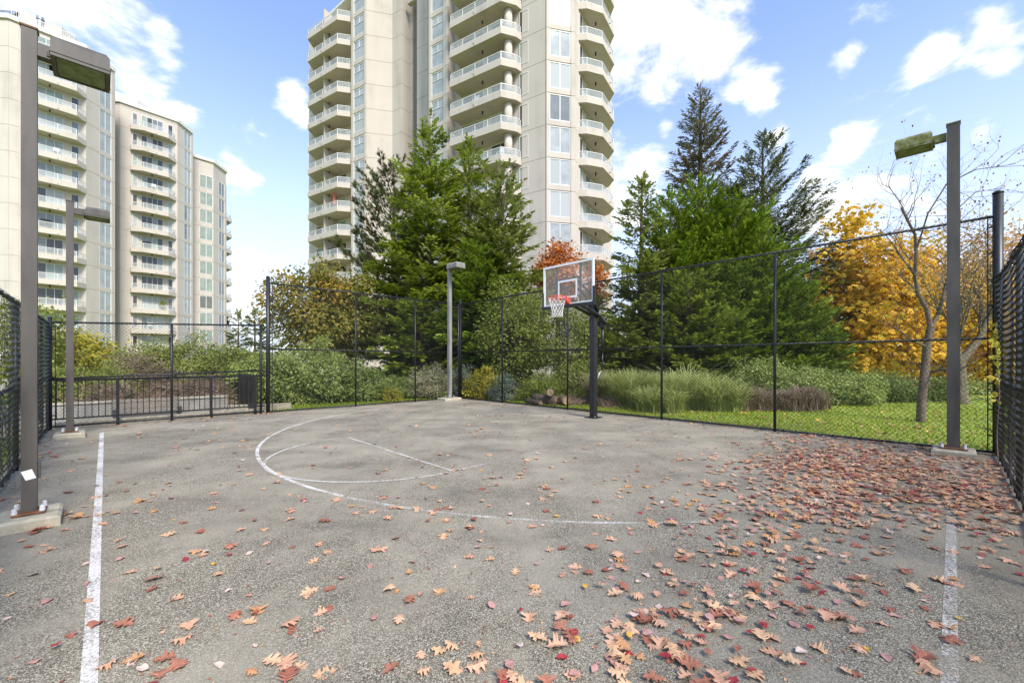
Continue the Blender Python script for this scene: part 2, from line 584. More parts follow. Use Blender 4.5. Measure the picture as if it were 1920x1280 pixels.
M = dict(
    asphalt=mat_asphalt(),
    paint=mat_paint('line_paint', .46), paint_faint=mat_paint('line_paint_faded', .60), paint_near=mat_paint('line_paint_half_gone', .565), paint_mid=mat_paint('line_paint_worn', .515),
    concrete=simple('concrete', (.42, .375, .28), .9, var=.22, scale=9, bmp=.35, spec=.2),
    path=simple('path_concrete', (.33, .31, .27), .9, var=.2, scale=3, bmp=.3, spec=.2),
    vinyl=simple('black_vinyl', (.016, .017, .019), .42, var=.35, scale=20, spec=.5),
    wire=simple('black_wire', (.02, .021, .023), .45, var=.2, scale=5, spec=.5),
    blackpaint=simple('black_paint', (.014, .014, .015), .38, var=.4, scale=10, spec=.5),
    bronze=simple('bronze_paint', (.092, .080, .070), .5, var=.25, scale=5, spec=.4, sc3=(1, 1, .25)),
    greypaint=simple('weathered_grey_paint', (.24, .23, .21), .6, var=.25, scale=6, spec=.4, sc3=(1, 1, .2)),
    mossy=mat_mossy('mossy_metal', (.10, .09, .06), amount=.42),
    rust=simple('rusty_steel', (.20, .085, .035), .8, var=.4, scale=14),
    capw=simple('bolt_cap_plastic', (.62, .62, .62), .5, var=.12),
    galv=simple('galvanised_steel', (.42, .43, .44), .4, .7, var=.2, scale=12),
    lens=mat_mossy('lamp_lens', (.22, .24, .17), (.12, .15, .06), .5),
    sticker=simple('sticker', (.80, .80, .80), .5, var=.05),
    wall=mat_wall('painted_concrete', (.55, .49, .425)),
    wall2=mat_wall('painted_concrete_pale', (.57, .515, .45)),
    joint=simple('joint_sealant', (.30, .27, .23), .9, var=.1),
    coping=simple('white_roof_metal', (.72, .69, .63), .5, var=.1),
    white=simple('white_metal', (.70, .70, .68), .35, var=.05),
    bglass=mat_clear('balcony_glass', (.60, .63, .62), .26),
    pane_white=mat_pane('pane_white_curtain', (.43, .455, .455), spec=.6),
    pane_blind=mat_pane('pane_blind', (.46, .475, .47), blinds=1),
    pane_vert=mat_pane('pane_vertical_blind', (.42, .45, .43), blinds=2),
    pane_dark=mat_pane('pane_dark', (.075, .07, .062), spec=.6),
    pane_grey=mat_pane('pane_grey', (.21, .22, .21), spec=.8),
    pane_green=mat_pane('pane_green', (.34, .40, .36)),
    soffit=simple('lamp_dark', (.04, .037, .03), .6),
    umbrella=simple('red_canvas', (.55, .13, .09), .8), umbrella2=simple('beige_canvas', (.58, .48, .34), .8),
    acrylic=mat_clear('clear_acrylic', (.60, .54, .46), .17, .04),
    bwhite=simple('white_board_paint', (.78, .78, .77), .45, var=.06),
    rim=simple('red_orange_rim', (.72, .085, .04), .42, var=.1),
    net=simple('net_cord', (.74, .72, .68), .8, var=.08),
    soil=mat_grass(),
    mulch=simple('mulch', (.07, .048, .032), .95, var=.5, scale=6, bmp=.8),
    wood=simple('weathered_wood', (.30, .26, .21), .85, var=.35, scale=18, bmp=.4, sc3=(1, 1, 6)),
    castiron=simple('grey_cast_iron', (.09, .09, .10), .45, .3, var=.2),
    bark_brown=mat_bark('bark_brown', (.05, .035, .022), (.15, .11, .075)),
    bark_grey=mat_bark('bark_grey', (.08, .058, .04), (.22, .165, .115), 14),
    bark_moss=mat_bark('bark_mossy', (.07, .06, .03), (.23, .19, .12), 12),
    twig=simple('dry_twigs', (.26, .185, .125), .9, var=.45, scale=1.5),
    twig_dark=simple('dark_twigs', (.065, .045, .038), .85, var=.3),
    cutwood=simple('sawn_wood', (.36, .25, .14), .85, var=.3, scale=14),
    cedar=foliage('cedar_sprays', (.07, .10, .009), (.21, .275, .022), (.46, .53, .08), .5),
    cedar_bright=foliage('bright_cedar_sprays', (.055, .095, .008), (.165, .245, .017), (.36, .47, .05), .46),
    cedar_olive=foliage('olive_cedar_sprays', (.08, .105, .017), (.23, .275, .045), (.44, .48, .14), .48),
    pine=foliage('pine_needles', (.17, .085, .04), (.07, .10, .03), (.17, .21, .07), .3),
    spruce=foliage('spruce_needles', (.06, .06, .03), (.14, .165, .065), (.30, .33, .16), .42),
    spruce_cone=foliage('spruce_needles_and_cones', (.26, .13, .06), (.14, .14, .07), (.26, .27, .15), .4),
    gold=foliage('golden_leaves', (.26, .31, .03), (.82, .50, .03), (.95, .70, .12), .45),
    orange=foliage('orange_leaves', (.42, .12, .03), (.64, .23, .05), (.70, .42, .11), .4),
    autumn=foliage('turning_leaves', (.10, .15, .025), (.27, .25, .045), (.52, .27, .05), .4),
    peach=foliage('peach_leaves', (.48, .27, .08), (.66, .40, .13), (.74, .54, .27), .42),
    laurel=foliage('pale_green_leaves', (.12, .17, .03), (.33, .40, .10), (.60, .63, .27), .42),
    bramble=foliage('bramble_leaves', (.11, .14, .025), (.26, .30, .06), (.50, .48, .13), .38),
    yellowgreen=foliage('yellow_green_leaves', (.22, .23, .025), (.48, .43, .05), (.66, .52, .08), .4),
    cream=foliage('cream_green_leaves', (.18, .20, .08), (.44, .41, .24), (.62, .55, .38), .38),
    darkgreen=foliage('dark_green_leaves', (.06, .09, .02), (.15, .20, .045), (.31, .36, .11), .4),
    bluegreen=foliage('blue_green_leaves', (.09, .12, .085), (.22, .27, .19), (.38, .42, .31), .35),
    reedy=foliage('pale_grass_blades', (.20, .25, .06), (.48, .53, .18), (.70, .70, .36), .45),
    dry=foliage('dry_grass_blades', (.20, .15, .09), (.38, .29, .19), (.54, .44, .31), .35),
    lawn=foliage('lawn_blades', (.20, .27, .02), (.34, .42, .035), (.54, .54, .11), .48),
    redleaf=foliage('red_leaves', (.17, .03, .03), (.30, .06, .05), (.45, .13, .08), .3),
)
# ------------------------------------------------------------------ ground, court, path
def smooth(a, b, x):
    t = np.clip((x - a) / (b - a), 0, 1)
    return t * t * (3 - 2 * t)


def ground_h(x, y):
    a = x * VA[0] + y * VA[1]
    b = x * UB[0] + y * UB[1]
    h = np.full_like(x, -.03)
    h = np.where((a > -1.3) & (a < 10.7) & (b > -1.) & (b < 14.0), -.09, h)
    pathm = (a > -14) & (a < 3.75) & (b > 13.5) & (b < 15.9)
    h = np.where(pathm, -.5, h)
    out = np.maximum(np.maximum(a - 10.7, b - 14.3), 0)
    bank = .10 * np.sin(x * .37) * np.cos(y * .29) * smooth(2, 6, out)
    fall = -1.6 * smooth(14, 40, out)
    return np.where(pathm, h, h + bank + fall)


def build_ground():
    gx = np.concatenate([[-1500, -700, -300, -140, -80, -52], np.arange(-38, 38.1, .5), [52, 80, 140, 300, 700, 1500]])
    gy = np.concatenate([[-1500, -500, -150, -60, -25, -14], np.arange(-8, 48.1, .5), [60, 80, 110, 160, 300, 700, 1500]])
    X, Y = np.meshgrid(gx, gy)
    Z = ground_h(X, Y)
    V = np.stack([X, Y, Z], -1).reshape(-1, 3)
    nx, ny = len(gx), len(gy)
    i, j = np.meshgrid(np.arange(nx - 1), np.arange(ny - 1))
    q = (j * nx + i).ravel()
    Fc = np.stack([q, q + 1, q + nx + 1, q + nx], 1)
    o = np_mesh('ground', V, Fc, M['soil'], smooth=True)
    tag(o, 'grassy ground around the court and out to the horizon', kind='structure')


build_ground()


def strip(pts, w, z, name, mat, label):
    """a flat painted stripe along a polyline of the court (a, b)"""
    P = [np.array(p, float) for p in pts]
    L_, R_ = [], []
    for i, p in enumerate(P):
        t = P[min(i + 1, len(P) - 1)] - P[max(i - 1, 0)]
        t /= np.linalg.norm(t)
        n = np.array([-t[1], t[0]])
        L_.append(C(*(p + n * w / 2), z)); R_.append(C(*(p - n * w / 2), z))
    mb = MB()
    k = len(P)
    mb.add(L_ + R_, [(i, k + i, k + i + 1, i + 1) for i in range(k - 1)])
    o = mb.build(name, mat)
    tag(o, label, kind='structure')
    return o


mb = MB()
mb.prism([C(-1.05, -.75), C(10.5, -.75), C(10.5, 13.93), C(-1.05, 13.93)], -.08, 0.0)
tag(mb.build('court_pavement', M['asphalt']), 'weathered grey asphalt of the fenced basketball court', kind='structure')
lin = lambda p, q, n=24: [tuple(np.array(p) + (np.array(q) - np.array(p)) * i / n) for i in range(n + 1)]
strip(lin((-.055, .6), (-.03, 12.42)), .062, .004, 'side_line', M['paint'], 'bold white side line along the left lamp posts')
strip(lin((-.02, 12.5), (5.4, 13.15)), .045, .004, 'end_line', M['paint_mid'], 'thin white line along the low mesh fence')
strip(lin((1.2, .01), (6.3, 0.0)), .062, .004, 'side_line', M['paint_near'], 'half worn white side line at the near right')
TC = (7.87, 6.545); TR = 6.21
strip([(TC[0] + TR * math.cos(w), TC[1] + TR * math.sin(w)) for w in np.linspace(rad(104), rad(197), 50)], .052, .004,
      'three_point_line', M['paint'], 'white three point arc, its far left half')
strip([(TC[0] + TR * math.cos(w), TC[1] + TR * math.sin(w)) for w in np.linspace(rad(197.2), rad(233), 26)], .05, .004,
      'three_point_line', M['paint_near'], 'worn near half of the white three point arc')
FC = (3.43, 6.53); FR = 1.8
strip([(FC[0] + FR * math.cos(w), FC[1] + FR * math.sin(w)) for w in np.linspace(rad(92), rad(268), 50)], .045, .008,
      'free_throw_circle', M['paint_mid'], 'thin white half circle behind the free throw line')
strip(lin((3.45, 4.76), (3.47, 8.33)), .045, .008, 'free_throw_line', M['paint_mid'], 'thin white free throw line facing the hoop')
strip(lin((3.5, 4.76), (9.2, 4.87)), .04, .004, 'lane_line', M['paint_faint'], 'faint white lane line running to the hoop fence')
strip(lin((3.5, 8.33), (9.2, 8.25)), .035, .004, 'lane_line', M['paint_faint'], 'nearly worn away lane line nearer the far corner')
strip(lin((9.25, .4), (9.25, 11.5)), .035, .004, 'base_line', M['paint_faint'], 'faint white base line in front of the hoop post')

mb = MB()
mb.obox(C(-14, 14.2), VA, -UB, 0, 17.4, -1.02, 0, -.4, -.30)
tag(mb.build('path', M['path']), 'concrete path behind the low railing', kind='structure')
mb = MB()
mb.bevbox(C(-4, 14.0), VA, -UB, 0, 7.3, -.17, 0, -.4, .12, .02)
tag(mb.build('kerb', M['concrete']), 'mossy concrete kerb along the foot of the low fence', kind='structure')

# low concrete wall behind the bench
w = thing('retaining_wall', 'low grey concrete retaining wall behind the bench and path', 'wall', C(-5, 15.3, -.4))
mb = MB(); mb.bevbox(C(-8, 15.25), VA, -UB, 0, 10.7, -.2, 0, -.45, .42, .015); mb.build('wall_face', M['path'], w)
mb = MB(); mb.bevbox(C(-8, 15.25), VA, -UB, 0, 10.7, -.23, .03, .422, .47, .015); mb.build('coping', M['concrete'], w)
mb = MB(); mb.obox(C(2.72, 15.25), unit(VA + np.array([.25, -.25])), -UB, 0, 1.7, -.2, 0, -.4, .16); mb.build('end_block', M['concrete'], w)


# ------------------------------------------------------------------ chain link fences
def weave(Pa, Pb, z0, zt_a, zt_b, pitch=.08, r=.0036, amp=.006, parent=None, bulge=.012, jit=.009):
    """interlocked zigzag wires: every wire hooks its neighbours at the bends"""
    Pa = np.array(Pa[:2], float); Pb = np.array(Pb[:2], float)
    L_ = np.linalg.norm(Pb - Pa); d = (Pb - Pa) / L_; n = np.array([d[1], -d[0]])
    nw = int(L_ / pitch); pt = L_ / nw
    P0, P1 = [], []
    for i in range(nw):
        sc = (i + .5) * pt
        zt = zt_a + (zt_b - zt_a) * sc / L_
        m = int(round((zt - z0) / (pitch / 2)))
        j = np.arange(m + 1)
        s = sc + np.where(j % 2 == 0, -.5, .5) * pt * 1.03
        z = z0 + (zt - z0) * j / m + jit * math.sin(i * 12.9898 + 1.3)
        p = np.where(j % 2 == 0, amp, -amp) + bulge * np.sin(sc * 2.3 + 1) * np.sin(z * 2.6) + bulge * .5 * np.sin(sc * 5.1)
        wob = .004 * np.sin(i * 1.7 + j * .9)
        q = np.stack([Pa[0] + d[0] * (s + wob) + n[0] * p, Pa[1] + d[1] * (s + wob) + n[1] * p, z], 1)
        P0.append(q[:-1]); P1.append(q[1:])
    V, Fc = segs(np.concatenate(P0), np.concatenate(P1), r)
    o = np_mesh('chain_link', V, Fc, M['wire'], parent)
    o['kind'] = 'stuff'
    return o


def fence(Pa, Pb, posts, z0, top_a, top_b, mids, label, post_r=.028, rail_r=.022, end_extra=.12, ends=(None, None), inner=1, wire_r=.0036):
    """Pa, Pb ends on the ground; posts = distances from Pa; mids = list of (height a, height b)"""
    t = thing('chain_link_fence', label, 'fence', (Pa[0], Pa[1], 0), 'chain link fences round the court')
    A2 = np.array(Pa[:2]); d = unit(np.array(Pb[:2]) - A2); L_ = np.linalg.norm(np.array(Pb[:2]) - A2)
    n = np.array([d[1], -d[0]]) * inner
    zt = lambda s: top_a + (top_b - top_a) * s / L_

    def P(s, z, off=0.0):
        return (A2[0] + d[0] * s + n[0] * off, A2[1] + d[1] * s + n[1] * off, z)
    for i, s in enumerate(posts):
        big = ends[0] if i == 0 else ends[1] if i == len(posts) - 1 else None
        r, h = (big if big else (post_r, zt(s) - .01))
        mb = MB(); mb.tube([P(s, -.1), P(s, h)], r, 12)
        po = mb.build('post', M['vinyl'], t, True)
        if big:
            mb = MB(); mb.tube([P(s, h), P(s, h + .02), P(s, h + .05)], [r * 1.12, r * 1.08, r * .45], 12); mb.build('post_cap', M['vinyl'], po, True)
    mb = MB(); mb.tube([P(0, zt(0)), P(L_, zt(L_))], rail_r, 10); mb.build('top_rail', M['vinyl'], t, True)
    for (a, b) in mids:
        mb = MB(); mb.tube([P(0, a, 0), P(L_, b, 0)], rail_r * .95, 10); mb.build('middle_rail', M['vinyl'], t, True)
    mb = MB(); mb.tube([P(0, z0 + .015), P(L_, z0 + .015)], rail_r, 10); mb.build('bottom_rail', M['vinyl'], t, True)
    # ties round the top rail and clamps on the end posts
    mb = MB()
    k = 0.35
    while k < L_:
        for zz in [zt(k)] + [a + (b - a) * k / L_ for a, b in mids] + [z0 + .015]:
            mb.obox(P(k, 0), d, n, -.006, .006, -rail_r - .003, rail_r + .012, zz - rail_r - .004, zz + rail_r + .004)
        k += .42
    o = mb.build('wire_ties', M['vinyl'], t); o['kind'] = 'stuff'
    for (s, sg) in ((0, 1), (L_, -1)):
        mb = MB(); mb.obox(P(s + sg * .11, 0), d, n, -.008, .008, -.006, .012, z0 + .03, zt(s) - .03)
        for q in np.arange(.3, zt(s) - .1, .42):
            mb.obox(P(s, 0), d, n, min(0, sg * .12), max(0, sg * .12), -.004, .012, q, q + .025)
        mb.build('tension_bar', M['vinyl'], t)
    off = .03
    weave(P(0, 0, off), P(L_, 0, off), z0 + .02, zt(0) + .03, zt(L_) + .03, r=wire_r, parent=t)
    return t


FB = 13.72
CA, CE = -.88, 10.33
CD = -.52
fC = fence(C(CE, FB), C(CE, CD), [0, 2.5, 5.48, 8.55, 11.1, FB - CD], .03, 3.78, 3.84, [(1.84, 1.88)],
           'tall black chain link fence behind the basketball hoop', ends=((.05, 3.95), (.062, 4.2)), inner=1)
fB = fence(C(3.42, FB), C(CE, FB), [0, 2.6, 4.85, CE - 3.42 - .09], .03, 3.76, 3.78, [(1.86, 1.84)],
           'tall black chain link fence from the railing to the far corner lamp', ends=((.052, 3.92), None), inner=1)
fL = fence(C(CA, FB), C(3.32, FB), [.03, 2.12, 4.12], .05, 2.36, 2.53, [(1.12, 1.24)],
           'low black chain link fence in front of the picket railing', ends=((.035, 2.45), None), inner=1, wire_r=.0026)
fA = fence(C(CA, 1.5), C(CA, FB - .1), [0, 2.5, 5, 7.5, 10, FB - 1.62], .05, 2.3, 2.34, [(1.14, 1.14)],
           'long black chain link fence beside the two left lamp posts', inner=1)
weave(C(CA - .05, 1.5), C(CA - .05, FB - .1), .06, 1.14, 1.14, parent=fA)
fD = fence(C(CE - .08, CD), C(1.6, CD), [.3, 3.0, 5.8, CE - 1.7], .05, 2.80, 2.62, [(1.2, 1.15)],
           'black chain link fence seen edge on at the near right', inner=1)
weave(C(CE - .1, CD - .06), C(1.6, CD - .06), .06, 1.3, 1.2, parent=fD)

# picket railing right behind the low mesh fence
rl = thing('picket_railing', 'black metal picket railing behind the low chain link fence', 'railing', C(CA, FB + .1, 0))
mb = MB(); mb.obox(C(CA, FB + .11), VA, -UB, 0, 4.25, -.02, .02, 1.06, 1.11); mb.build('top_rail', M['blackpaint'], rl)
mb = MB(); mb.obox(C(CA, FB + .11), VA, -UB, 0, 4.25, -.012, .012, .2, .235); mb.build('bottom_rail', M['blackpaint'], rl)
pk = MB(); pk.obox(C(CA + .12, FB + .11), VA, -UB, -.008, .008, -.008, .008, .235, 1.06)
p0 = pk.build('picket', M['blackpaint'], rl)
for i in range(1, 37):
    c = p0.copy(); COL.objects.link(c)
    c.location = (VA[0] * .1125 * i, VA[1] * .1125 * i, 0)
for s in (1.12, 2.96, 4.0):
    mb = MB(); mb.obox(C(CA + s, FB + .11), VA, -UB, -.03, .03, -.03, .03, .0, 1.055); mb.build('post', M['blackpaint'], rl)
# the return of the railing across the path
rr = thing('picket_railing', 'black picket railing running away across the end of the path', 'railing', C(3.2, 14.3, 0))
mb = MB(); mb.obox(C(3.22, 14.3), UB, VA, 0, 2.6, -.02, .02, 1.06, 1.10)
mb.build('top_rail', M['blackpaint'], rr)
mb = MB(); mb.obox(C(3.22, 14.3), UB, VA, 0, 2.6, -.02, .02, .08, .12)
mb.build('bottom_rail', M['blackpaint'], rr)
pk = MB(); pk.obox(C(3.22, 14.33), UB, VA, -.02, .02, -.008, .008, .12, 1.06)
p0 = pk.build('picket', M['blackpaint'], rr)
for i in range(1, 38):
    c = p0.copy(); COL.objects.link(c)
    c.location = (UB[0] * .068 * i, UB[1] * .068 * i, 0)

# ------------------------------------------------------------------ bench
bn = thing('park_bench', 'low park bench with two grey cast ends beside the path', 'bench', C(.84, 14.62, -.3))


def bench():
    P = C(.16, 14.62)
    n = -UB
    Lb = 1.36
    for nm, s in (('end_frame', 0.0), ('end_frame', Lb - .08)):
        mb = MB()
        Q = C(.16 + s, 14.62)
        prof = [(-.20, .0), (-.18, .22), (-.17, .46), (-.24, .80), (-.21, .82), (-.11, .46), (.2, .44), (.23, .6), (.27, .6), (.26, .4), (.22, 0), (.16, 0), (.14, .3), (-.1, .3), (-.12, 0)]
        vs = [(Q[0] + VA[0] * x + n[0] * p, Q[1] + VA[1] * x + n[1] * p, -.3 + z) for x in (0, .07) for (p, z) in prof]
        k = len(prof)
        mb.add(vs, [tuple(range(k)), tuple(range(2 * k - 1, k - 1, -1))] + [(i, (i + 1) % k, k + (i + 1) % k, k + i) for i in range(k)])
        mb.build(nm, M['castiron'], bn)
    for (p, z) in ((-.10, .462), (.0, .462), (.1, .462), (.19, .462)):
        mb = MB(); mb.obox(P, VA, n, .0, Lb, p - .043, p + .043, -.3 + z, -.3 + z + .035); mb.build('seat_slat', M['wood'], bn)
    for z in (.54, .64, .74):
        q = -.155 - (z - .46) * .2
        mb = MB(); mb.obox(P, VA, n, .0, Lb, q, q + .032, -.3 + z, -.3 + z + .085); mb.build('back_slat', M['wood'], bn)


bench()


# ------------------------------------------------------------------ lamp posts
def lamp_post(P, dirn, H, w, label, arm, hl, hw, hh, mats, pad=(.62, .62), cap=None, rotpad=0.0):
    """square steel post on a bolted plate, arm and shoebox head"""
    P = np.array(P[:2])
    t = thing('lamp_post', label, 'lamp post', (P[0], P[1], 0), 'square lamp posts at the edge of the court')
    d = unit(np.array(dirn, float)); n = np.array([d[1], -d[0]])
    mb = MB()
    c, s = pad[0] / 2, pad[1] / 2
    mb.bevbox(P, VA, -UB, -c, c, -s, s, -.05, .10, .022)
    mb.build('concrete_pad', M['concrete'], t)
    mb = MB(); mb.obox(P, VA, -UB, -w * 1.05, w * 1.05, -w * 1.05, w * 1.05, .108, .128)
    pl = mb.build('base_plate', M['rust'] if mats == 'bronze' else M['galv'], t)
    for a in (-1, 1):
        for b in (-1, 1):
            q = P + VA * a * w * .86 - UB * b * w * .86
            mb = MB(); mb.tube([(q[0], q[1], .128), (q[0], q[1], .172), (q[0], q[1], .178), (q[0], q[1], .179)], [.022, .017, .014, .002], 10)
            mb.build('bolt_cap', M['capw'] if mats == 'bronze' else M['galv'], pl)
    mb = MB(); mb.obox(P, VA, -UB, -w / 2, w / 2, -w / 2, w / 2, .129, H)
    po = mb.build('pole', M[mats], t)
    mb = MB(); mb.obox(P, VA, -UB, -w / 2 - .008, w / 2 + .008, -w / 2 - .008, w / 2 + .008, H + .001, H + .018)
    mb.build('pole_cap', M[cap or mats], t)
    zb = H - .26
    hm = M['mossy'] if cap == 'mossy' else M[mats]
    mb = MB(); mb.obox(P, d, n, w / 2 + .002, w / 2 + arm, -.045, .045, zb + .03, zb + .15)
    mb.build('arm', hm, t)
    s0 = w / 2 + arm + .002
    mb = MB()
    # housing: tapered lid over an open frame
    a0, a1, b0 = s0, s0 + hl, hw / 2

    def ring(i, z):
        return [(P[0] + d[0] * s_ + n[0] * p_, P[1] + d[1] * s_ + n[1] * p_, z) for (s_, p_) in ((a0 + i, b0 - i), (a1 - i, b0 - i), (a1 - i, -b0 + i), (a0 + i, -b0 + i))]
    rr_ = ring(0, zb) + ring(0, zb + hh * .78) + ring(hw * .06, zb + hh) + ring(.03, zb) + ring(.035, zb + .03)
    fs = [(8, 9, 10, 11), (16, 17, 18, 19)]
    for k0, k1 in ((0, 4), (4, 8)):
        for i in range(4):
            j = (i + 1) % 4; fs.append((k0 + i, k0 + j, k1 + j, k1 + i))
    for i in range(4):
        j = (i + 1) % 4; fs.append((i, 12 + i, 12 + j, j)); fs.append((12 + i, 16 + i, 16 + j, 12 + j))
    mb.add(rr_, fs)
    hd = mb.build('lamp_head', hm, t)
    mb = MB()
    ln_ = ring(.034, zb + .008) + ring(.034, zb + .014)
    mb.box8(ln_)
    mb.build('lens', M['lens'], hd)
    mb = MB(); mb.obox(P, d, n, a0 - .006, a1 + .006, -b0 - .006, b0 + .006, zb + hh * .16, zb + hh * .20); mb.build('lid_seam', hm, hd)
    for p_ in (-b0 * .6, b0 * .6):
        mb = MB(); mb.obox(P, d, n, a0 - .025, a0 - .001, p_ - .015, p_ + .015, zb + .01, zb + .05); mb.build('latch', M['soffit'], hd)
    return t


lp1 = lamp_post((-4.50, 3.95), VA, 4.60, .100, 'tall bronze lamp post with a white sticker nearest the camera', .09, .40, .42, .19, 'bronze', pad=(.42, .50), cap='rust')
mb = MB()
q = np.array([-4.50, 3.95])
w2, cz = .050, .467
vs = []
for (s_, z_) in ((-.020, -.05), (.046, -.036), (.018, .05), (-.050, .034)):
    for p_ in (w2 + .001, w2 + .003):
        vs.append((q[0] + VA[0] * s_ - UB[0] * p_, q[1] + VA[1] * s_ - UB[1] * p_, cz + z_))
mb.add(vs, [(1, 3, 5, 7), (6, 4, 2, 0), (0, 2, 3, 1), (2, 4, 5, 3), (4, 6, 7, 5), (6, 0, 1, 7)])
mb.build('sticker', M['sticker'], lp1)
mb = MB(); mb.obox(q, VA, -UB, w2 + .001, w2 + .02, -.03, .03, .42, .56); mb.build('hand_hole_cover', M['bronze'], lp1)
lamp_post((-8.80, 8.43), VA, 4.68, .108, 'bronze lamp post standing in the corner by the low fence', .16, .36, .40, .18, 'bronze', pad=(.44, .46))
lamp_post((-2.40, 16.3), -UB, 5.25, .128, 'pale grey lamp post in the far corner before the cedars', .02, .62, .42, .2, 'greypaint', pad=(.78, .5))
lamp_post((7.14, 6.85), UB, 5.33, .15, 'grey brown lamp post with a mossy head by the right corner', .16, .46, .40, .2, 'bronze', pad=(.6, .5), cap='mossy')


# ------------------------------------------------------------------ basketball hoop
def hoop():
    t = thing('basketball_hoop', 'black basketball hoop post with clear backboard and orange rim', 'basketball hoop', C(9.4, 6.62))
    P = C(9.4, 6.62); d = -VA; n = UB
    O = np.array([P[0], P[1]])

    def pt(s, p, z):
        return (O[0] + d[0] * s + n[0] * p, O[1] + d[1] * s + n[1] * p, z)
    mb = MB(); mb.bevbox(O, d, n, -.17, .17, -.17, .17, .002, .03, .008); mb.build('base_plate', M['blackpaint'], t)
    mb = MB(); mb.bevbox(O, d, n, -.075, .075, -.075, .075, .031, 3.05, .01); mb.build('pole', M['blackpaint'], t)
    mb = MB()
    for a in (-.13, .13):
        for b in (-.13, .13):
            mb.tube([pt(a, b, .03), pt(a, b, .06)], .018, 8)
    mb.build('anchor_bolts', M['galv'], t)
    bs = 1.10                                   # distance of the board from the post
    zc0, zc1 = 2.90, 3.94
    hw = .79
    # arms
    for p in (-.11, .11):
        mb = MB()
        mb.tube([pt(-.42, p, 2.52), pt(.0, p, 2.75), pt(bs - .05, p, 3.02)], .045, 6); mb.build('lower_arm', M['blackpaint'], t)
        mb = MB(); mb.tube([pt(-.06, p, 2.82), pt(.24, p, 3.25), pt(bs - .05, p, 3.62)], .032, 6); mb.build('upper_arm', M['blackpaint'], t)
    # height adjuster behind the post
    mb = MB(); mb.bevbox(O, d, n, -.50, -.36, -.06, .06, 2.42, 2.62, .01); mb.build('adjuster_bracket', M['blackpaint'], t)
    mb = MB(); mb.tube([pt(-.43, 0, 2.45), pt(-.42, 0, 1.75)], .04, 10); mb.tube([pt(-.42, 0, 1.75), pt(-.40, 0, 1.25)], .022, 8)
    ad = mb.build('adjuster_tube', M['blackpaint'], t, True)
    mb = MB(); mb.tube([pt(-.40, 0, 1.25), pt(-.30, .02, 1.18), pt(-.22, .02, 1.05), pt(-.14, .02, 1.08)], .018, 8); mb.build('crank_handle', M['galv'], ad, True)
    # backboard
    B = O + d * bs
    th = .02
    mb = MB(); mb.obox(B, n, d, -hw + .05, hw - .05, -.006, .006, zc0 + .05, zc1 - .05); bb = mb.build('backboard', M['acrylic'], t)
    mb = MB()
    f = .05
    mb.obox(B, n, d, -hw, hw, -th, th, zc1 - f, zc1); mb.obox(B, n, d, -hw, hw, -th, th, zc0, zc0 + f)
    mb.obox(B, n, d, -hw, -hw + f, -th, th, zc0 + f, zc1 - f); mb.obox(B, n, d, hw - f, hw, -th, th, zc0 + f, zc1 - f)
    mb.build('frame', M['bwhite'], bb)
    mb = MB()
    e = .028
    mb.obox(B, n, d, -hw - e, hw + e, -th - .012, th + .012, zc0 - .06, zc0 + .018)
    mb.obox(B, n, d, -hw - e, -hw + .022, -th - .012, th + .012, zc0 + .018, zc0 + .38)
    mb.obox(B, n, d, hw - .022, hw + e, -th - .012, th + .012, zc0 + .018, zc0 + .38)
    mb.build('edge_padding', M['blackpaint'], bb)
    mb = MB()
    for p in (-.37, .37):
        mb.obox(B, n, d, p - .02, p + .02, -.05, -.012, zc0 + .05, zc1 - .05)
    for z in (zc0 + .2, zc0 + .66):
        mb.obox(B, n, d, -.35, .35, -.045, -.013, z - .02, z + .02)
    mb.build('support_bars', M['blackpaint'], bb)
    mb = MB()
    w_, h_ = .305, .46
    z0 = zc0 + .17
    k = .05
    mb.obox(B, n, d, -w_, w_, .0065, .009, z0 + h_ - k, z0 + h_); mb.obox(B, n, d, -w_, w_, .0065, .009, z0, z0 + k)
    mb.obox(B, n, d, -w_, -w_ + k, .0065, .009, z0 + k, z0 + h_ - k); mb.obox(B, n, d, w_ - k, w_, .0065, .009, z0 + k, z0 + h_ - k)
    mb.build('target_square', M['bwhite'], bb)
    # rim
    zr = 3.05
    R = .2286
    cx = bs + .02 + .15 + R
    ring = [pt(cx + R * math.cos(w), R * math.sin(w), zr) for w in np.linspace(0, 2 * math.pi, 41)]
    mb = MB(); mb.tube(ring, .0125, 8, cap=False)
    mb.build('rim', M['rim'], t, True)
    mb = MB()
    mb.obox(B, n, d, -.09, .09, .012, .03, zr - .13, zr + .04)
    vs = [pt(bs + .03, -.085, zr + .012), pt(bs + .03, .085, zr + .012), pt(bs + .2, .085, zr + .012), pt(bs + .2, -.085, zr + .012),
          pt(bs + .03, -.085, zr - .12), pt(bs + .03, .085, zr - .12), pt(bs + .19, .085, zr - .03), pt(bs + .19, -.085, zr - .03)]
    mb.box8(vs)
    mb.build('rim_bracket', M['rim'], t)
    ring2 = [pt(cx + (R - .004) * math.cos(w), (R - .004) * math.sin(w), zr - .05) for w in np.linspace(rad(35), rad(325), 30)]
    mb = MB(); mb.tube(ring2, .008, 6, cap=False)
    for w in np.linspace(rad(35), rad(325), 8):
        mb.tube([pt(cx + R * math.cos(w), R * math.sin(w), zr), pt(cx + (R - .004) * math.cos(w), (R - .004) * math.sin(w), zr - .05)], .008, 6)
    mb.build('rim_brace', M['rim'], t, True)
    # net
    lv = 7
    prof = [(.222, -.015), (.20, -.08), (.175, -.15), (.155, -.22), (.14, -.29), (.13, -.36), (.128, -.43), (.13, -.47)]
    m = 12
    P0, P1 = [], []
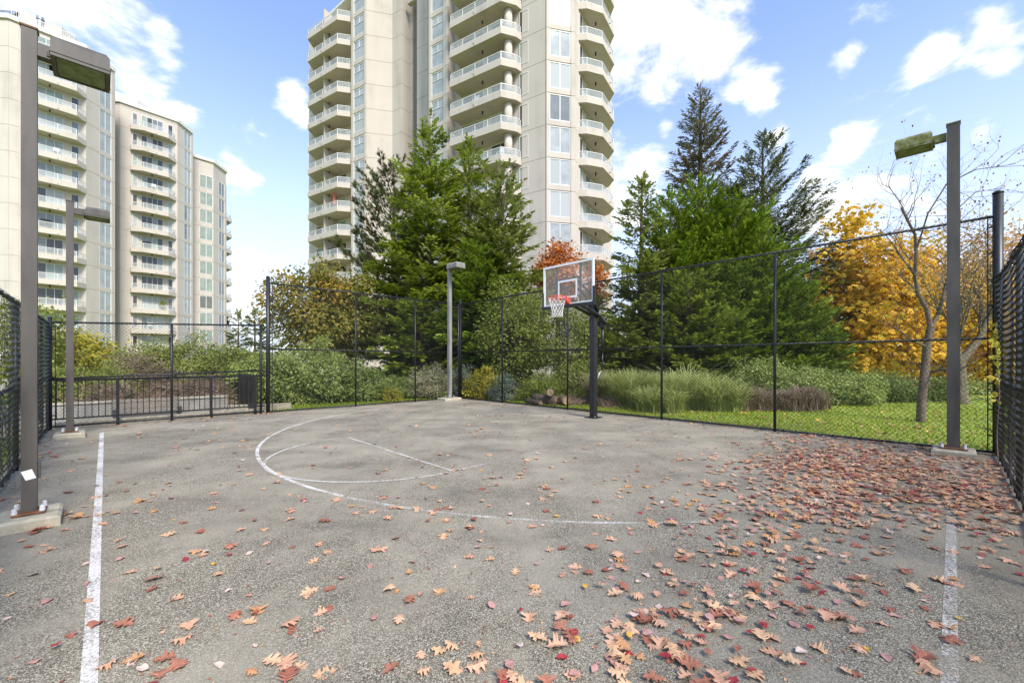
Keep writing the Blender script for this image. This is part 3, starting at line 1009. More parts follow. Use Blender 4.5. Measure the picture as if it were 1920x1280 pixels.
    for i in range(lv):
        r0, z0_ = prof[i]; r1, z1_ = prof[i + 1]
        for k in range(m):
            w0 = 2 * math.pi * (k + .5 * (i % 2)) / m
            for sg in (-.5, .5):
                w1 = w0 + sg * 2 * math.pi / m
                P0.append(pt(cx + r0 * math.cos(w0), r0 * math.sin(w0), zr + z0_)); P1.append(pt(cx + r1 * math.cos(w1), r1 * math.sin(w1), zr + z1_))
    V, Fc = segs(P0, P1, .0055, n=4)
    o = np_mesh('net', V, Fc, M['net'], t)


hoop()
# ------------------------------------------------------------------ the towers
FL = 2.75


def rep(o, ks, k0=0, fn=None):
    """copies of a part (and its sub-parts) at other floors"""
    ch = [c for c in o.children]
    res = []
    for k in ks:
        if k == k0:
            if fn: fn(o, ch, k)
            continue
        c = o.copy(); COL.objects.link(c)
        c.location.z += (k - k0) * FL
        cc = []
        for h in ch:
            q = h.copy(); COL.objects.link(q); q.parent = c
            cc.append(q)
        if fn: fn(c, cc, k)
        res.append(c)
    return res


def set_mat(o, m):
    o.material_slots[0].link = 'OBJECT'
    o.material_slots[0].material = m


def nrm2(d):
    return np.array([d[1], -d[0]])


def panel(T, P, d, s0, s1, zb, ks, mat, pr=.035, z0=0.0, z1=FL, gap=.018, name='wall_panel', pin=.0):
    mb = MB()
    mb.obox(P, d, nrm2(d), s0 + gap * .4, s1 - gap * .4, pin, pr, zb + z0 + gap, zb + z1 - gap)
    o = mb.build(name, mat, T)
    rep(o, ks)


def pick_pane(w):
    r = random.random()
    acc = 0
    for k, p in w:
        acc += p
        if r < acc:
            return M[k]
    return M[w[0][0]]


PW = [('pane_white', .42), ('pane_blind', .25), ('pane_vert', .1), ('pane_grey', .13), ('pane_dark', .1)]
PD = [('pane_dark', .42), ('pane_green', .25), ('pane_grey', .2), ('pane_vert', .13)]


def window(T, P, d, s0, s1, z0, z1, ks, cols=2, transom=None, weights=PW, fr=.05, p0=.0, p1=.06, name='window'):
    n = nrm2(d)
    mb = MB()
    mb.obox(P, d, n, s0, s1, p0, p1, z1 - fr, z1); mb.obox(P, d, n, s0, s1, p0, p1, z0, z0 + fr)
    mb.obox(P, d, n, s0, s0 + fr, p0, p1, z0 + fr, z1 - fr); mb.obox(P, d, n, s1 - fr, s1, p0, p1, z0 + fr, z1 - fr)
    cells = []
    zt = z1 - fr
    wi = (s1 - s0 - 2 * fr)
    if transom:
        zm = z0 + (z1 - z0) * transom
        mb.obox(P, d, n, s0 + fr, s1 - fr, p0, p1, zm - fr / 2, zm + fr / 2)
        cells.append((s0 + fr, s1 - fr, z0 + fr, zm - fr / 2))
        zl = zm + fr / 2
    else:
        zl = z0 + fr
    for i in range(cols):
        a = s0 + fr + wi * i / cols; b = s0 + fr + wi * (i + 1) / cols
        if i: mb.obox(P, d, n, a - fr / 2, a + fr / 2, p0, p1, zl, zt)
        cells.append((a + (fr / 2 if i else 0), b - (fr / 2 if i < cols - 1 else 0), zl, zt))
    w = mb.build(name, M['white'], T)
    for (a, b, c, e) in cells:
        mb = MB(); mb.obox(P, d, n, a, b, p0, p0 + .022, c, e)
        mb.build('pane', M['pane_white'], w)

    def fn(o, ch, k):
        m = pick_pane(weights)
        for q in ch:
            set_mat(q, m if random.random() < .8 else pick_pane(weights))
    rep(w, ks, fn=fn)


def inset(pts, e):
    out = []
    P = [np.array(p[:2], float) for p in pts]
    for i, p in enumerate(P):
        d0 = unit(p - P[i - 1]) if i else None
        d1 = unit(P[i + 1] - p) if i < len(P) - 1 else None
        if d0 is None: d0 = d1
        if d1 is None: d1 = d0
        n0, n1 = nrm2(d0), nrm2(d1)
        m = unit(n0 + n1)
        out.append(p - m * e / max(.35, float(m @ n0)))
    return out


def balcony(T, pts, zb, ks, wallmat, fasc=.58, step=1.35, lamp=None):
    mb = MB(); mb.prism([tuple(p) for p in pts], zb - .1, zb - .1 + fasc)
    b = mb.build('balcony', wallmat, T)
    q = inset(pts, .09)
    q[0] = q[0] + unit(q[1] - q[0]) * .06; q[-1] = q[-1] + unit(q[-2] - q[-1]) * .06
    z0 = zb - .1 + fasc; z1 = zb + 1.15
    rm = MB()
    cells = []
    for i in range(len(q) - 1):
        d = q[i + 1] - q[i]; L_ = np.linalg.norm(d); d = d / L_; n = nrm2(d)
        rm.obox(q[i], d, n, 0, L_, -.025, .025, z1 - .05, z1)
        rm.obox(q[i], d, n, 0, L_, -.02, .02, z0 + .06, z0 + .09)
        k = max(1, int(round(L_ / step)))
        for j in range(k + 1):
            if j == k and i < len(q) - 2: continue
            s = L_ * j / k
            rm.obox(q[i], d, n, s - .025, s + .025, -.027, .027, z0 - .02, z1 - .05)
        for j in range(k):
            cells.append((q[i], d, n, L_ * j / k + .03, L_ * (j + 1) / k - .03))
    rm.build('railing', M['white'], b)
    for (o, d, n, s0, s1) in cells:
        mb = MB(); mb.obox(o, d, n, s0, s1, -.005, .005, z0 + .09, z1 - .05); mb.build('glass_panel', M['bglass'], b)
    if lamp is not None:
        mb = MB(); mb.tube([(lamp[0], lamp[1], zb - .1), (lamp[0], lamp[1], zb - .36)], .07, 8); mb.build('ceiling_lamp', M['soffit'], b)
    # drain spout through the fascia
    i = max(range(len(pts) - 1), key=lambda i: np.linalg.norm(np.array(pts[i + 1]) - np.array(pts[i])))
    a, c = np.array(pts[i]), np.array(pts[i + 1])
    m = (a + c) / 2; n = nrm2(unit(c - a))
    mb = MB(); mb.tube([(m[0], m[1], zb + .02), (m[0] + n[0] * .22, m[1] + n[1] * .22, zb)], .025, 6); mb.build('drain_spout', M['soffit'], b)
    rep(b, ks)


def main_tower():
    T = thing('apartment_tower', 'tall beige apartment tower with faceted walls behind the cedar trees', 'apartment tower', (-6, 45, -2), 'apartment towers')
    th = rad(-32)
    e1 = np.array([math.cos(th), math.sin(th)]); e2 = np.array([-e1[1], e1[0]])
    df = unit(e1 + e2)
    F0 = EYE + .3 * FL - FL                    # one floor below the first joint over the eye
    W = M['wall']
    Q = np.array(at(1023.6, 36.1))[:2]; R = hit(Q, df, 1078)
    Rend = R + e2 * 9.6
    M4 = hit(Q, e1, 842.5)
    Qp = Q - e2 * .8
    M3 = hit(Qp, e1, 842.5); M2 = hit(Qp, e1, 806)
    M4 = M3 + e2 * .8
    M1 = np.array(at(802.5, 45.2))[:2]; M0 = hit(M1, e1, 782)
    L0 = np.array(at(687, 47.6))[:2]; L1 = hit(L0, df, 736); L2 = hit(L1, e1, 753); L3 = hit(L2, e2, 767.5)
    L4 = hit(L3, e1, 774); L5 = L4 + e2 * 2.6
    Lw = hit(L0, e1, 660.5)
    Lb = Lw + e2 * 1.0
    Lend = hit(Lb, e1, 579.7)
    hiZ = F0 + FL * 18 + .9; lowZ = 43.7
    base = -2.0
    # cores
    M2b = M2 + e2 * 1.9
    core_r = [M0, M1, M2b, M2, M3, M4, Q, R, Rend, Rend - e1 * 6 + e2 * 4, M0 + e2 * 16]
    mb = MB(); mb.prism([tuple(p) for p in core_r], base, hiZ); mb.build('wall', W, T)
    core_m = [L0, L1, L2, L3, L4, L5, M0 + e2 * 3.4, M0 + e2 * 15, L0 + e2 * 13]
    mb = MB(); mb.prism([tuple(p) for p in core_m], base, hiZ - .02); mb.build('wall', W, T)
    core_l = [Lend, Lb, Lw, L0 - df * 0, L0 + e2 * 12.9, Lend + e2 * 12]
    mb = MB(); mb.prism([tuple(p) for p in core_l], base, lowZ); mb.build('wall', W, T)
    mb = MB(); mb.prism([tuple(p) for p in inset([Lend, Lw, L0 - e1 * .3], -.12)] + [tuple(L0 - e1 * .3 + e2 * 3), tuple(Lend + e2 * 3)], lowZ + .002, lowZ + .3)
    mb.build('roof_coping', M['coping'], T)
    mb = MB(); mb.prism([tuple(p) for p in inset([M0, M1, M2, M3, Q, R, Rend], -.1)] + [tuple(Rend - e1 * 5), tuple(M0 + e2 * 8)], hiZ + .002, hiZ + .35)
    mb.build('roof_coping', M['coping'], T)
    KR = range(0, 18); KL = range(0, 16)
    # blank panels
    ln = lambda a, b: float(np.linalg.norm(b - a))
    for (a, b, d, ks) in ((L0, L1, df, KR), (L1, L2, e1, KR), (L2, L3, e2, KR), (L3, L4, e1, KR), (M0, M1, e1, KR), (L4, L5, e2, KR)):
        panel(T, a, d, 0, ln(a, b), F0, ks, W)
    s978 = ln(hit(Q, e1, 979), Q)
    panel(T, Q - e1 * s978, e1, 0, s978 - .02, F0, KR, W)
    panel(T, R, e2, .03, .62, F0, KR, W)
    # slot of shade high in the recess
    mb = MB(); mb.obox(L4, e1, nrm2(e1), .05, 1.1, .4, .9, hiZ - 8.6, hiZ - 8.1); mb.build('lintel', W, T)
    # frontal bay windows
    wq = ln(Q, R)
    panel(T, Q, df, .0, .28, F0, KR, W, pr=.14)
    panel(T, Q, df, wq - .42, wq, F0, KR, W, pr=.14)
    panel(T, Q, df, .28, wq - .42, F0, KR, W, pr=.09, z0=0, z1=.46, name='spandrel')
    window(T, Q, df, .29, wq - .43, F0 + .47, F0 + 2.70, KR, cols=2, weights=[('pane_white', .5), ('pane_blind', .2), ('pane_grey', .2), ('pane_vert', .1)], fr=.065)
    # window strip on the stepped bay
    wb = ln(M2, M3)
    panel(T, M2, e1, 0, .28, F0, KR, W, pr=.16)
    panel(T, M2, e1, wb - .62, wb - .32, F0, KR, W, pr=.16); panel(T, M2, e1, wb - .30, wb, F0, KR, W, pr=.22)
    panel(T, M2, e1, .28, wb - .62, F0, KR, W, pr=.08, z0=0, z1=.46, name='spandrel')
    window(T, M2, e1, .29, wb - .63, F0 + .47, F0 + 2.66, KR, cols=2, transom=.64, weights=[('pane_white', .75), ('pane_blind', .25)], fr=.05)
    # window strip of the left wing
    wl = ln(Lw, L0)
    panel(T, Lw, e1, 0, .35, F0, KL, W, pr=.16); panel(T, Lw, e1, wl - .28, wl - .02, F0, KL, W, pr=.12)
    panel(T, Lw, e1, .35, wl - .28, F0, KL, W, pr=.07, z0=0, z1=.5, name='spandrel')
    window(T, Lw, e1, .36, wl - .29, F0 + .51, F0 + 2.62, KL, cols=2, transom=.62, weights=[('pane_white', .7), ('pane_blind', .3)], fr=.06)
    # balconies of the right bay, stacked up the face turned to the sun
    bp = lambda O, d, n, L_: [O + d * s + n * p for (s, p) in L_]
    B = bp(R, e2, e1, [(.75, .0), (1.1, .68), (2.38, 1.68), (5.45, 1.68), (6.7, .7), (7.0, 0)])
    window(T, R, e2, .95, 1.55, F0 + .55, F0 + 2.45, KR, cols=1, weights=PD, name='window')
    window(T, R, e2, 2.3, 5.6, F0 + .5, F0 + 2.45, KR, cols=3, weights=PD, name='sliding_door')
    balcony(T, B, F0, KR, W, lamp=R + e2 * 3.0 + e1 * .75)
    # balconies of the middle bay
    LF = hit(Q - e2 * 1.72, e1, 842.8)
    sx = lambda s, p: Q - e1 * s - e2 * p
    B = [LF + e2 * 1.72, LF, sx(3.48, 1.72), sx(2.58, .62), sx(2.42, .0)]
    window(T, M4, e1, .9, 3.5, F0 + .5, F0 + 2.42, KR, cols=2, weights=PD, name='sliding_door')
    window(T, M4, e1, 4.4, 6.4, F0 + .5, F0 + 2.42, KR, cols=2, weights=PD + [('pane_white', .3)], name='sliding_door')
    window(T, M4, e1, 7.4, 8.3, F0 + .5, F0 + 2.42, KR, cols=1, weights=PD, name='window')
    balcony(T, B, F0, KR, W, lamp=sx(6.1, .8))
    mb = MB(); c0 = sx(3.45, .55); mb.tube([(c0[0], c0[1], F0 + .48), (c0[0], c0[1], F0 + FL - .11)], .36, 16)
    o = mb.build('column', W, T, True); rep(o, KR)
    # balconies of the left wing
    lx = lambda s, p: Lw - e1 * s - e2 * p
    B = [lx(8.3, -1.0), lx(7.05, 1.05), lx(1.35, 1.05), lx(.32, .02), lx(.32, -1.0)]
    window(T, Lend, e1, 1.6, 4.0, F0 + .5, F0 + 2.42, KL, cols=2, weights=PD, name='sliding_door')
    window(T, Lend, e1, 5.2, 7.6, F0 + .5, F0 + 2.42, KL, cols=2, weights=PD, name='sliding_door')
    balcony(T, B, F0, KL, W, lamp=lx(4.0, .2))
    panel(T, Lend, e1, 0, .9, F0, KL, W)
    mb = MB(); mb.obox(lx(4.3, -1.0), e1, nrm2(e1), -.05, .05, 0, 1.7, F0 + .48, F0 + FL - .1); o = mb.build('divider_wall', W, T); rep(o, KL)
    for (k, s, kind, lab) in ((10, 5.2, 'chair', 'white chair on a high left wing balcony of the tower'), (8, 4.6, 'plant', 'potted plant on the tower balcony above the red umbrella'), (5, 3.2, 'grill', 'dark covered barbecue two balconies below the red umbrella'), (4, 2.2, 'chair', 'white chair on the balcony over the beige umbrella')):
        ITEMS.append((lx(s, .45), e1, nrm2(e1), F0 + FL * k + .485, kind, lab))
    for (k, s, kind, lab) in ((12, 4.0, 'plant', 'potted plant at the right end of a high middle balcony'), (9, 6.6, 'chair', 'white chair on a middle balcony over the tallest cedar'), (10, 4.6, 'grill', 'dark barbecue behind the rail of a middle balcony'), (7, 3.9, 'chair', 'white chair on the lowest middle balcony seen over the cedars')):
        ITEMS.append((sx(s, 1.15), e1, nrm2(e1), F0 + FL * k + .485, kind, lab))
    # two folded umbrellas on the balconies
    for (k, s, mat, lab, hh) in ((7, 2.6, 'umbrella', 'folded red patio umbrella on a tower balcony', 2.0), (3, 4.0, 'umbrella2', 'folded beige patio umbrella on a low tower balcony', 2.0)):
        p = lx(s, .45); zf = F0 + FL * k + .49
        u = thing('patio_umbrella', lab, 'umbrella', (p[0], p[1], zf))
        mb = MB(); mb.tube([(p[0], p[1], zf), (p[0], p[1], zf + hh + .12)], .03, 8); mb.build('pole', M['white'], u)
        mb = MB(); mb.tube([(p[0], p[1], zf + .55), (p[0], p[1], zf + .62), (p[0], p[1], zf + 1.1), (p[0], p[1], zf + 1.7), (p[0], p[1], zf + hh)], [.24, .25, .17, .22, .05], 9)
        mb.build('canopy', M[mat], u)


def left_building():
    T = thing('apartment_block', 'long beige apartment block with three stepped bays at the left', 'apartment block', (-52, 55, -1.5), 'apartment towers')
    d50 = np.array([math.cos(rad(50)), math.sin(rad(50))]); d5 = np.array([math.cos(rad(5)), math.sin(rad(5))]); d95 = np.array([-d5[1], d5[0]])
    d140 = np.array([-d50[1], d50[0]])
    n50 = nrm2(d50)
    W = M['wall2']
    A1 = np.array(at(16.5, 44.7))[:2]; A2 = hit(A1, d50, 160); A3 = hit(A2, d95, 214)
    B1 = np.array(at(225, 56.5))[:2]; B2 = hit(B1, d50, 332); B3 = hit(B2, d95, 360.5)
    C2 = np.array(at(400, 68.7))[:2]; C1 = C2 - d50 * 5.2; C3 = hit(C2, d95, 423.5)
    A0 = A1 - d5 * 14
    base = -1.8
    zA, zB, zC = 38.0, 36.4, 34.0
    ln = lambda a, b: float(np.linalg.norm(b - a))
    polyA = [A0, A1, A2, A3, A3 - d5 * 14, A0 + d95 * 14]
    polyB = [B1 - d5 * 8, B1, B2, B3, B3 - d5 * 14, B1 - d5 * 14 + d95 * 6]
    polyC = [C1 - d50 * 1.5, C2, C3, C3 + d140 * 7, C3 + d140 * 7 - d5 * 12, C1 - d5 * 12]
    for poly, z in ((polyA, zA), (polyB, zB), (polyC, zC)):
        mb = MB(); mb.prism([tuple(p) for p in poly], base, z - .45); mb.build('wall', W, T)
    for pts, z in (([A0, A1, A2, A3], zA), ([B1 - d5 * 4, B1, B2, B3], zB), ([C1, C2, C3, C3 + d140 * 5], zC)):
        # sloped white metal roof edge
        o1, o2 = inset(pts, -.22), inset(pts, .55)
        k = len(pts)
        vs = [(p[0], p[1], z - .46) for p in o1] + [(p[0], p[1], z + .02) for p in o1] + [(p[0], p[1], z + .16) for p in o2] + [(p[0], p[1], z - .46) for p in o2]
        fs = []
        for i in range(k - 1):
            for r in range(3):
                fs.append((r * k + i, r * k + i + 1, (r + 1) * k + i + 1, (r + 1) * k + i))
            fs.append((3 * k + i, 3 * k + i + 1, i + 1, i))
        mb = MB(); mb.add(vs, fs)
        # standing seams
        for i in range(k - 1):
            d = unit(pts[i + 1] - pts[i]); n = nrm2(d); L_ = ln(pts[i], pts[i + 1])
            for s in np.arange(.2, L_, .55):
                q = pts[i] + d * s
                mb.add([(q[0] + n[0] * p - d[0] * e, q[1] + n[1] * p - d[1] * e, z + h) for (p, h) in ((.235, -.44), (.222, -.44), (.222, .02), (.235, .03)) for e in (0, .05)],
                       [(0, 2, 4, 6), (1, 7, 5, 3), (0, 1, 3, 2), (6, 4, 5, 7), (0, 6, 7, 1)])
        mb.build('roof_edge', M['coping'], T)
    offA, offB, offC = .06, .39, .80
    KA, KB, KC = range(0, 14), range(0, 13), range(0, 13)
    FA = EYE + offA * FL - FL; FBz = EYE + offB * FL - FL; FCz = EYE + offC * FL - FL
    # --- first bay
    def topk(F, z): return range(0, int((z - .5 - F) / FL) + 0)
    KA, KB, KC = topk(FA, zA), topk(FBz, zB), topk(FCz, zC)

    def cap_panel(P, d, s1, F, ks, z):
        mb = MB(); mb.obox(P, d, nrm2(d), .008, s1 - .008, 0, .03, F + FL * len(ks) + .018, z - .47); mb.build('wall_panel', W, T)
    for (a, b, d, F, ks, z) in ((A0, A1, d5, FA, KA, zA), (B1 - d5 * 4, B1, d5, FBz, KB, zB)):
        panel(T, a, d, 0, ln(a, b), F, ks, W, pr=.03); cap_panel(a, d, ln(a, b), F, ks, z)
    for (P, F, ks, z, L_, sm0, sm1, out, dr, lamp) in (
            (A1, FA, KA, zA, ln(A1, A2), None, (4.55, 5.2), [(.75, 0), (2.0, 1.25), (4.95, 1.25), (5.75, .1), (5.75, 0)], (1.35, 3.95), 2.9),
            (B1, FBz, KB, zB, ln(B1, B2), (1.25, 1.75), (5.05, 5.6), [(1.0, 0), (1.0, .45), (2.2, 1.2), (4.9, 1.2), (5.98, .1), (5.98, 0)], (2.15, 4.5), 3.2)):
        window(T, P, d50, dr[0], dr[1], F + .45, F + 2.35, ks, cols=4, weights=PD, name='sliding_door', p1=.04)
        if sm0: window(T, P, d50, sm0[0], sm0[1], F + .75, F + 2.3, ks, cols=1, weights=PD + [('pane_white', .4)], p1=.04)
        window(T, P, d50, sm1[0], sm1[1], F + .75, F + 2.3, ks, cols=1, weights=PD + [('pane_white', .4)], p1=.04)
        pts = [P + d50 * s + n50 * p for (s, p) in out]
        balcony(T, pts, F, ks, W, lamp=P + d50 * lamp + n50 * .6)
        bay = 'first bay' if P is A1 else 'middle bay'
        for (k, s, kind, lab) in ((3, 4.3, 'plant', 'green potted plant on a low balcony of the ' + bay), (6, 2.6, 'grill', 'dark barbecue halfway up the balconies of the ' + bay), (9, 3.4, 'chair', 'white chair on a high balcony of the ' + bay), (2, 3.0, 'chair', 'white chair on a low balcony of the ' + bay)):
            ITEMS.append((P + d50 * s + n50 * .7, d50, n50, F + FL * k + .485, kind, lab))
        panel(T, P, d50, 0.01, (.9 if sm0 else .7), F, ks, W, pr=.03)
        cap_panel(P, d50, L_, F, ks, z)
    for (P, Pe, F, ks, px0, px1) in ((A2, A3, FA, KA, 185.5, 207.5), (B2, B3, FBz, KB, 344.3, 357)):
        L_ = ln(P, Pe); s0 = ln(P, hit(P, d95, px0)); s1 = ln(P, hit(P, d95, px1))
        panel(T, P, d95, 0.01, s0, F, ks, W, pr=.05); panel(T, P, d95, s1, L_, F, ks, W, pr=.12)
        panel(T, P, d95, s0, s1, F, ks, W, pr=.06, z0=0, z1=.42, name='spandrel')
        window(T, P, d95, s0 + .01, s1 - .01, F + .43, F + 2.72, ks, cols=2, weights=[('pane_white', .8), ('pane_blind', .1), ('pane_grey', .1)], fr=.06)
        mb = MB(); mb.obox(P, d95, nrm2(d95), .01, L_, 0, .05, F + FL * len(ks) + .018, (zA if P is A2 else zB) - .47); mb.build('wall_panel', W, T)
    # --- third bay
    L_ = ln(C1, C2); s0 = L_ - ln(hit(C1, d50, 373.6), C2); s1 = L_ - ln(hit(C1, d50, 399), C2)
    panel(T, C1, d50, 0.0, s0, FCz, KC, W, pr=.05); panel(T, C1, d50, s1, L_ - .01, FCz, KC, W, pr=.05)
    panel(T, C1, d50, s0, s1, FCz, KC, W, pr=.05, z0=0, z1=.62, name='spandrel')
    window(T, C1, d50, s0 + .01, s1 - .01, FCz + .63, FCz + 2.7, KC, cols=2, weights=[('pane_green', .75), ('pane_grey', .25)], fr=.08)
    L_ = ln(C2, C3); s0 = ln(C2, hit(C2, d95, 409.5)); s1 = ln(C2, hit(C2, d95, 420))
    panel(T, C2, d95, 0.01, s0, FCz, KC, W, pr=.05); panel(T, C2, d95, s1, L_, FCz, KC, W, pr=.12)
    panel(T, C2, d95, s0, s1, FCz, KC, W, pr=.06, z0=0, z1=.5, name='spandrel')
    window(T, C2, d95, s0 + .01, s1 - .01, FCz + .51, FCz + 2.7, KC, cols=2, weights=[('pane_white', .7), ('pane_grey', .3)], fr=.07)
    n140 = nrm2(d140)
    balcony(T, [C3 + d140 * s + n140 * p for (s, p) in ((.3, 0), (1.3, 1.3), (4, 1.3), (5, 0))], FCz, KC[:-1], W)
    # --- penthouse, its glass slope, railing and vents on the first roof
    PH = A1 + d95 * 2.4 - d5 * 1.0
    mb = MB(); mb.prism([tuple(PH - d5 * 9), tuple(PH - d5 * .2), tuple(PH + d50 * 3.0), tuple(PH + d50 * 3.0 + d95 * 5), tuple(PH - d5 * 9 + d95 * 8)], zA - .2, zA + 2.3)
    mb.build('penthouse', W, T)
    for i in range(6):
        q = PH - d5 * (8.6 - i * 1.4)
        mb = MB(); n = nrm2(d5)
        vs = []
        for (p, z) in ((1.7, zA + .1), (.05, zA + 2.2)):
            for s in (0, 1.3):
                vs.append((q[0] + d5[0] * s + n[0] * p, q[1] + d5[1] * s + n[1] * p, z))
        vs += [(a, b, c - .06) for (a, b, c) in vs]
        mb.add(vs, [(0, 1, 3, 2), (4, 6, 7, 5), (0, 4, 5, 1), (2, 3, 7, 6), (0, 2, 6, 4), (1, 5, 7, 3)]); mb.build('solarium_pane', M['pane_grey'], T)
    rm = MB()
    for s in np.arange(0.2, 5.0, .16):
        q = A1 + d50 * s - n50 * .75
        rm.tube([(q[0], q[1], zA - .1), (q[0], q[1], zA + 1.05)], .02, 4)
    q = A1 - n50 * .75
    rm.obox(q, d50, n50, .2, 5.0, -.03, .03, zA + 1.05, zA + 1.11)
    rm.build('roof_railing', M['white'], T)
    for (s, h, r) in ((2.3, 2.1, .32), (4.6, 1.2, .2)):
        q = A1 + d50 * s - n50 * 2.4
        mb = MB(); mb.tube([(q[0], q[1], zA - .3), (q[0], q[1], zA + h), (q[0], q[1], zA + h), (q[0], q[1], zA + h + .3)], [r * .7, r * .7, r, r], 12); mb.build('vent', M['galv'], T)
    q = B1 - d5 * 3.0 + d95 * 1.2
    mb = MB(); mb.prism([tuple(q), tuple(q + d50 * 3.5), tuple(q + d50 * 3.5 + d95 * 3), tuple(q + d95 * 5 - d5 * 2)], zB - .3, zB + 2.2); mb.build('penthouse', M['coping'], T)



def balcony_items():
    """chairs, planters and covered grills that people have put out on the balconies"""
    r = np.random.default_rng(4)
    for (P, d, n, zf, kind, lab) in ITEMS:
        P = np.array(P[:2])
        if kind == 'plant':
            T = thing('potted_plant', lab, 'potted plant', (P[0], P[1], zf), 'plants on the balconies')
            mb = MB(); mb.tube([(P[0], P[1], zf), (P[0], P[1], zf + .4)], [.16, .22], 10); mb.build('pot', M['rust'], T)
            m = 150
            q = np.array([P[0], P[1], zf + .85]) + r.normal(0, 1, (m, 3)) * np.array([.22, .22, .3])
            V, Fc, tn = scatter(np.array([(0, 0, 0), (.45, .5, .05), (1, 0, -.08), (.45, -.5, .05)], float), np.array([(0, 1, 2), (0, 2, 3)]), q, r.normal(0, 1, (m, 3)), r.normal(0, 1, (m, 3)), np.full(m, .2), np.full(m, .11), r.random(m))
            np_mesh('foliage', V, Fc, M['cedar'], T, tint=tn)
        elif kind == 'grill':
            T = thing('barbecue', lab, 'barbecue', (P[0], P[1], zf), 'barbecues on the balconies')
            mb = MB(); mb.bevbox(P, d, n, -.45, .45, -.25, .25, zf + .35, zf + 1.0, .12); mb.build('hood', M['blackpaint'], T)
            mb = MB()
            for s in (-.35, .35):
                for p in (-.18, .18): mb.obox(P, d, n, s - .025, s + .025, p - .025, p + .025, zf, zf + .35)
            mb.build('legs', M['blackpaint'], T)
        else:
            T = thing('balcony_chair', lab, 'chair', (P[0], P[1], zf), 'chairs on the balconies')
            mb = MB(); mb.obox(P, d, n, -.25, .25, -.25, .25, zf + .40, zf + .45); mb.build('seat', M['white'], T)
            mb = MB(); mb.obox(P, d, n, -.25, .25, -.27, -.23, zf + .45, zf + .95); mb.build('backrest', M['white'], T)
            for s in (-.22, .22):
                for p in (-.22, .22):
                    mb = MB(); mb.obox(P, d, n, s - .02, s + .02, p - .02, p + .02, zf, zf + .40); mb.build('leg', M['white'], T)


ITEMS = []
main_tower()
left_building()
balcony_items()
# ------------------------------------------------------------------ vegetation
# leaf templates: x along the leaf, y sideways, z up from it
def tri_list(tris):
    V, Fc = [], []
    for t in tris:
        k = len(V); V += t; Fc.append((k, k + 1, k + 2))
    return np.array(V, float), np.array(Fc)


def spray_template(k=3, spread=.66, w=.31, droop=-.12):
    """a flat conifer spray: narrow leaflets leaving a midrib"""
    T = []
    for i in range(k):
        x = .02 + .72 * i / (k - 1)
        for sg in (-1, 1):
            L_ = (.50 - .36 * (i / k)) * (1 if i else .8)
            a = sg * spread * (1.15 - .45 * i / k)
            tx, ty = x + L_ * math.cos(a), L_ * math.sin(a)
            zx = droop * x * x; zt = droop * tx * tx - .06 * abs(ty)
            T.append([(x, -w * .5 * math.cos(a), zx), (x + w * .2, w * .5, zx), (tx, ty, zt)])
    T.append([(.55, -w * .6, droop * .3), (.55, w * .6, droop * .3), (1.0, 0, droop)])
    return tri_list(T)


def tuft_template(k=11, w=.10, cone=.75, seed=3):
    r = np.random.default_rng(seed)
    T = []
    for i in range(k):
        a = 2 * math.pi * i / k * 2.4 + r.random()
        e = cone * (.35 + .65 * r.random())
        d = np.array([math.cos(e), math.sin(e) * math.cos(a), math.sin(e) * math.sin(a)])
        s = unit(np.cross(d, np.array([.2, .9, .4 * r.random()])))
        o = np.array([.35 * r.random(), 0, 0])
        T.append([tuple(o - s * w / 2), tuple(o + s * w / 2), tuple(o + d * (.55 + .35 * r.random()))])
    return tri_list(T)


def palm_template(k=5, spread=1.05, w=.17):
    """compound leaf: k leaflets in a hand"""
    V, Fc = [], []
    for i in range(k):
        a = spread * (i - (k - 1) / 2) / ((k - 1) / 2)
        L_ = 1.0 - .30 * abs(a) / spread
        d = np.array([math.cos(a), math.sin(a)]); s = np.array([-d[1], d[0]])
        n = len(V)
        V += [(0, 0, 0), (*(d * L_ * .6 + s * w), -.06), (*(d * L_), -.22), (*(d * L_ * .6 - s * w), -.06)]
        Fc += [(n, n + 1, n + 2), (n, n + 2, n + 3)]
    return np.array(V, float), np.array(Fc)


LEAF = (np.array([(0, 0, 0), (.45, .5, .05), (1, 0, -.08), (.45, -.5, .05)], float), np.array([(0, 1, 2), (0, 2, 3)]))
BLADE = (np.array([(0, -.5, 0), (0, .5, 0), (.55, .3, -.03), (.55, -.3, -.03), (1, 0, -.2)], float), np.array([(0, 1, 2), (0, 2, 3), (3, 2, 4)]))
SPRAY = spray_template()
SPRAY_FINE = spray_template(3, .62, .24, -.05)
TUFT = tuft_template()
PALM = palm_template()


def foliage_mesh(parts, name, mat, parent):
    V = np.concatenate([p[0] for p in parts]); off = 0; Fs = []
    for p in parts:
        Fs.append(p[1] + off); off += len(p[0])
    return np_mesh(name, V, np.concatenate(Fs), mat, parent, tint=np.clip(np.concatenate([p[2] for p in parts]), 0, 1))


def limb_mesh(P0, P1, r0, r1, mat, parent, name='trunk', n=6):
    V, Fc = segs(P0, P1, r0, r1, n)
    return np_mesh(name, V, Fc, mat, parent, smooth=True)


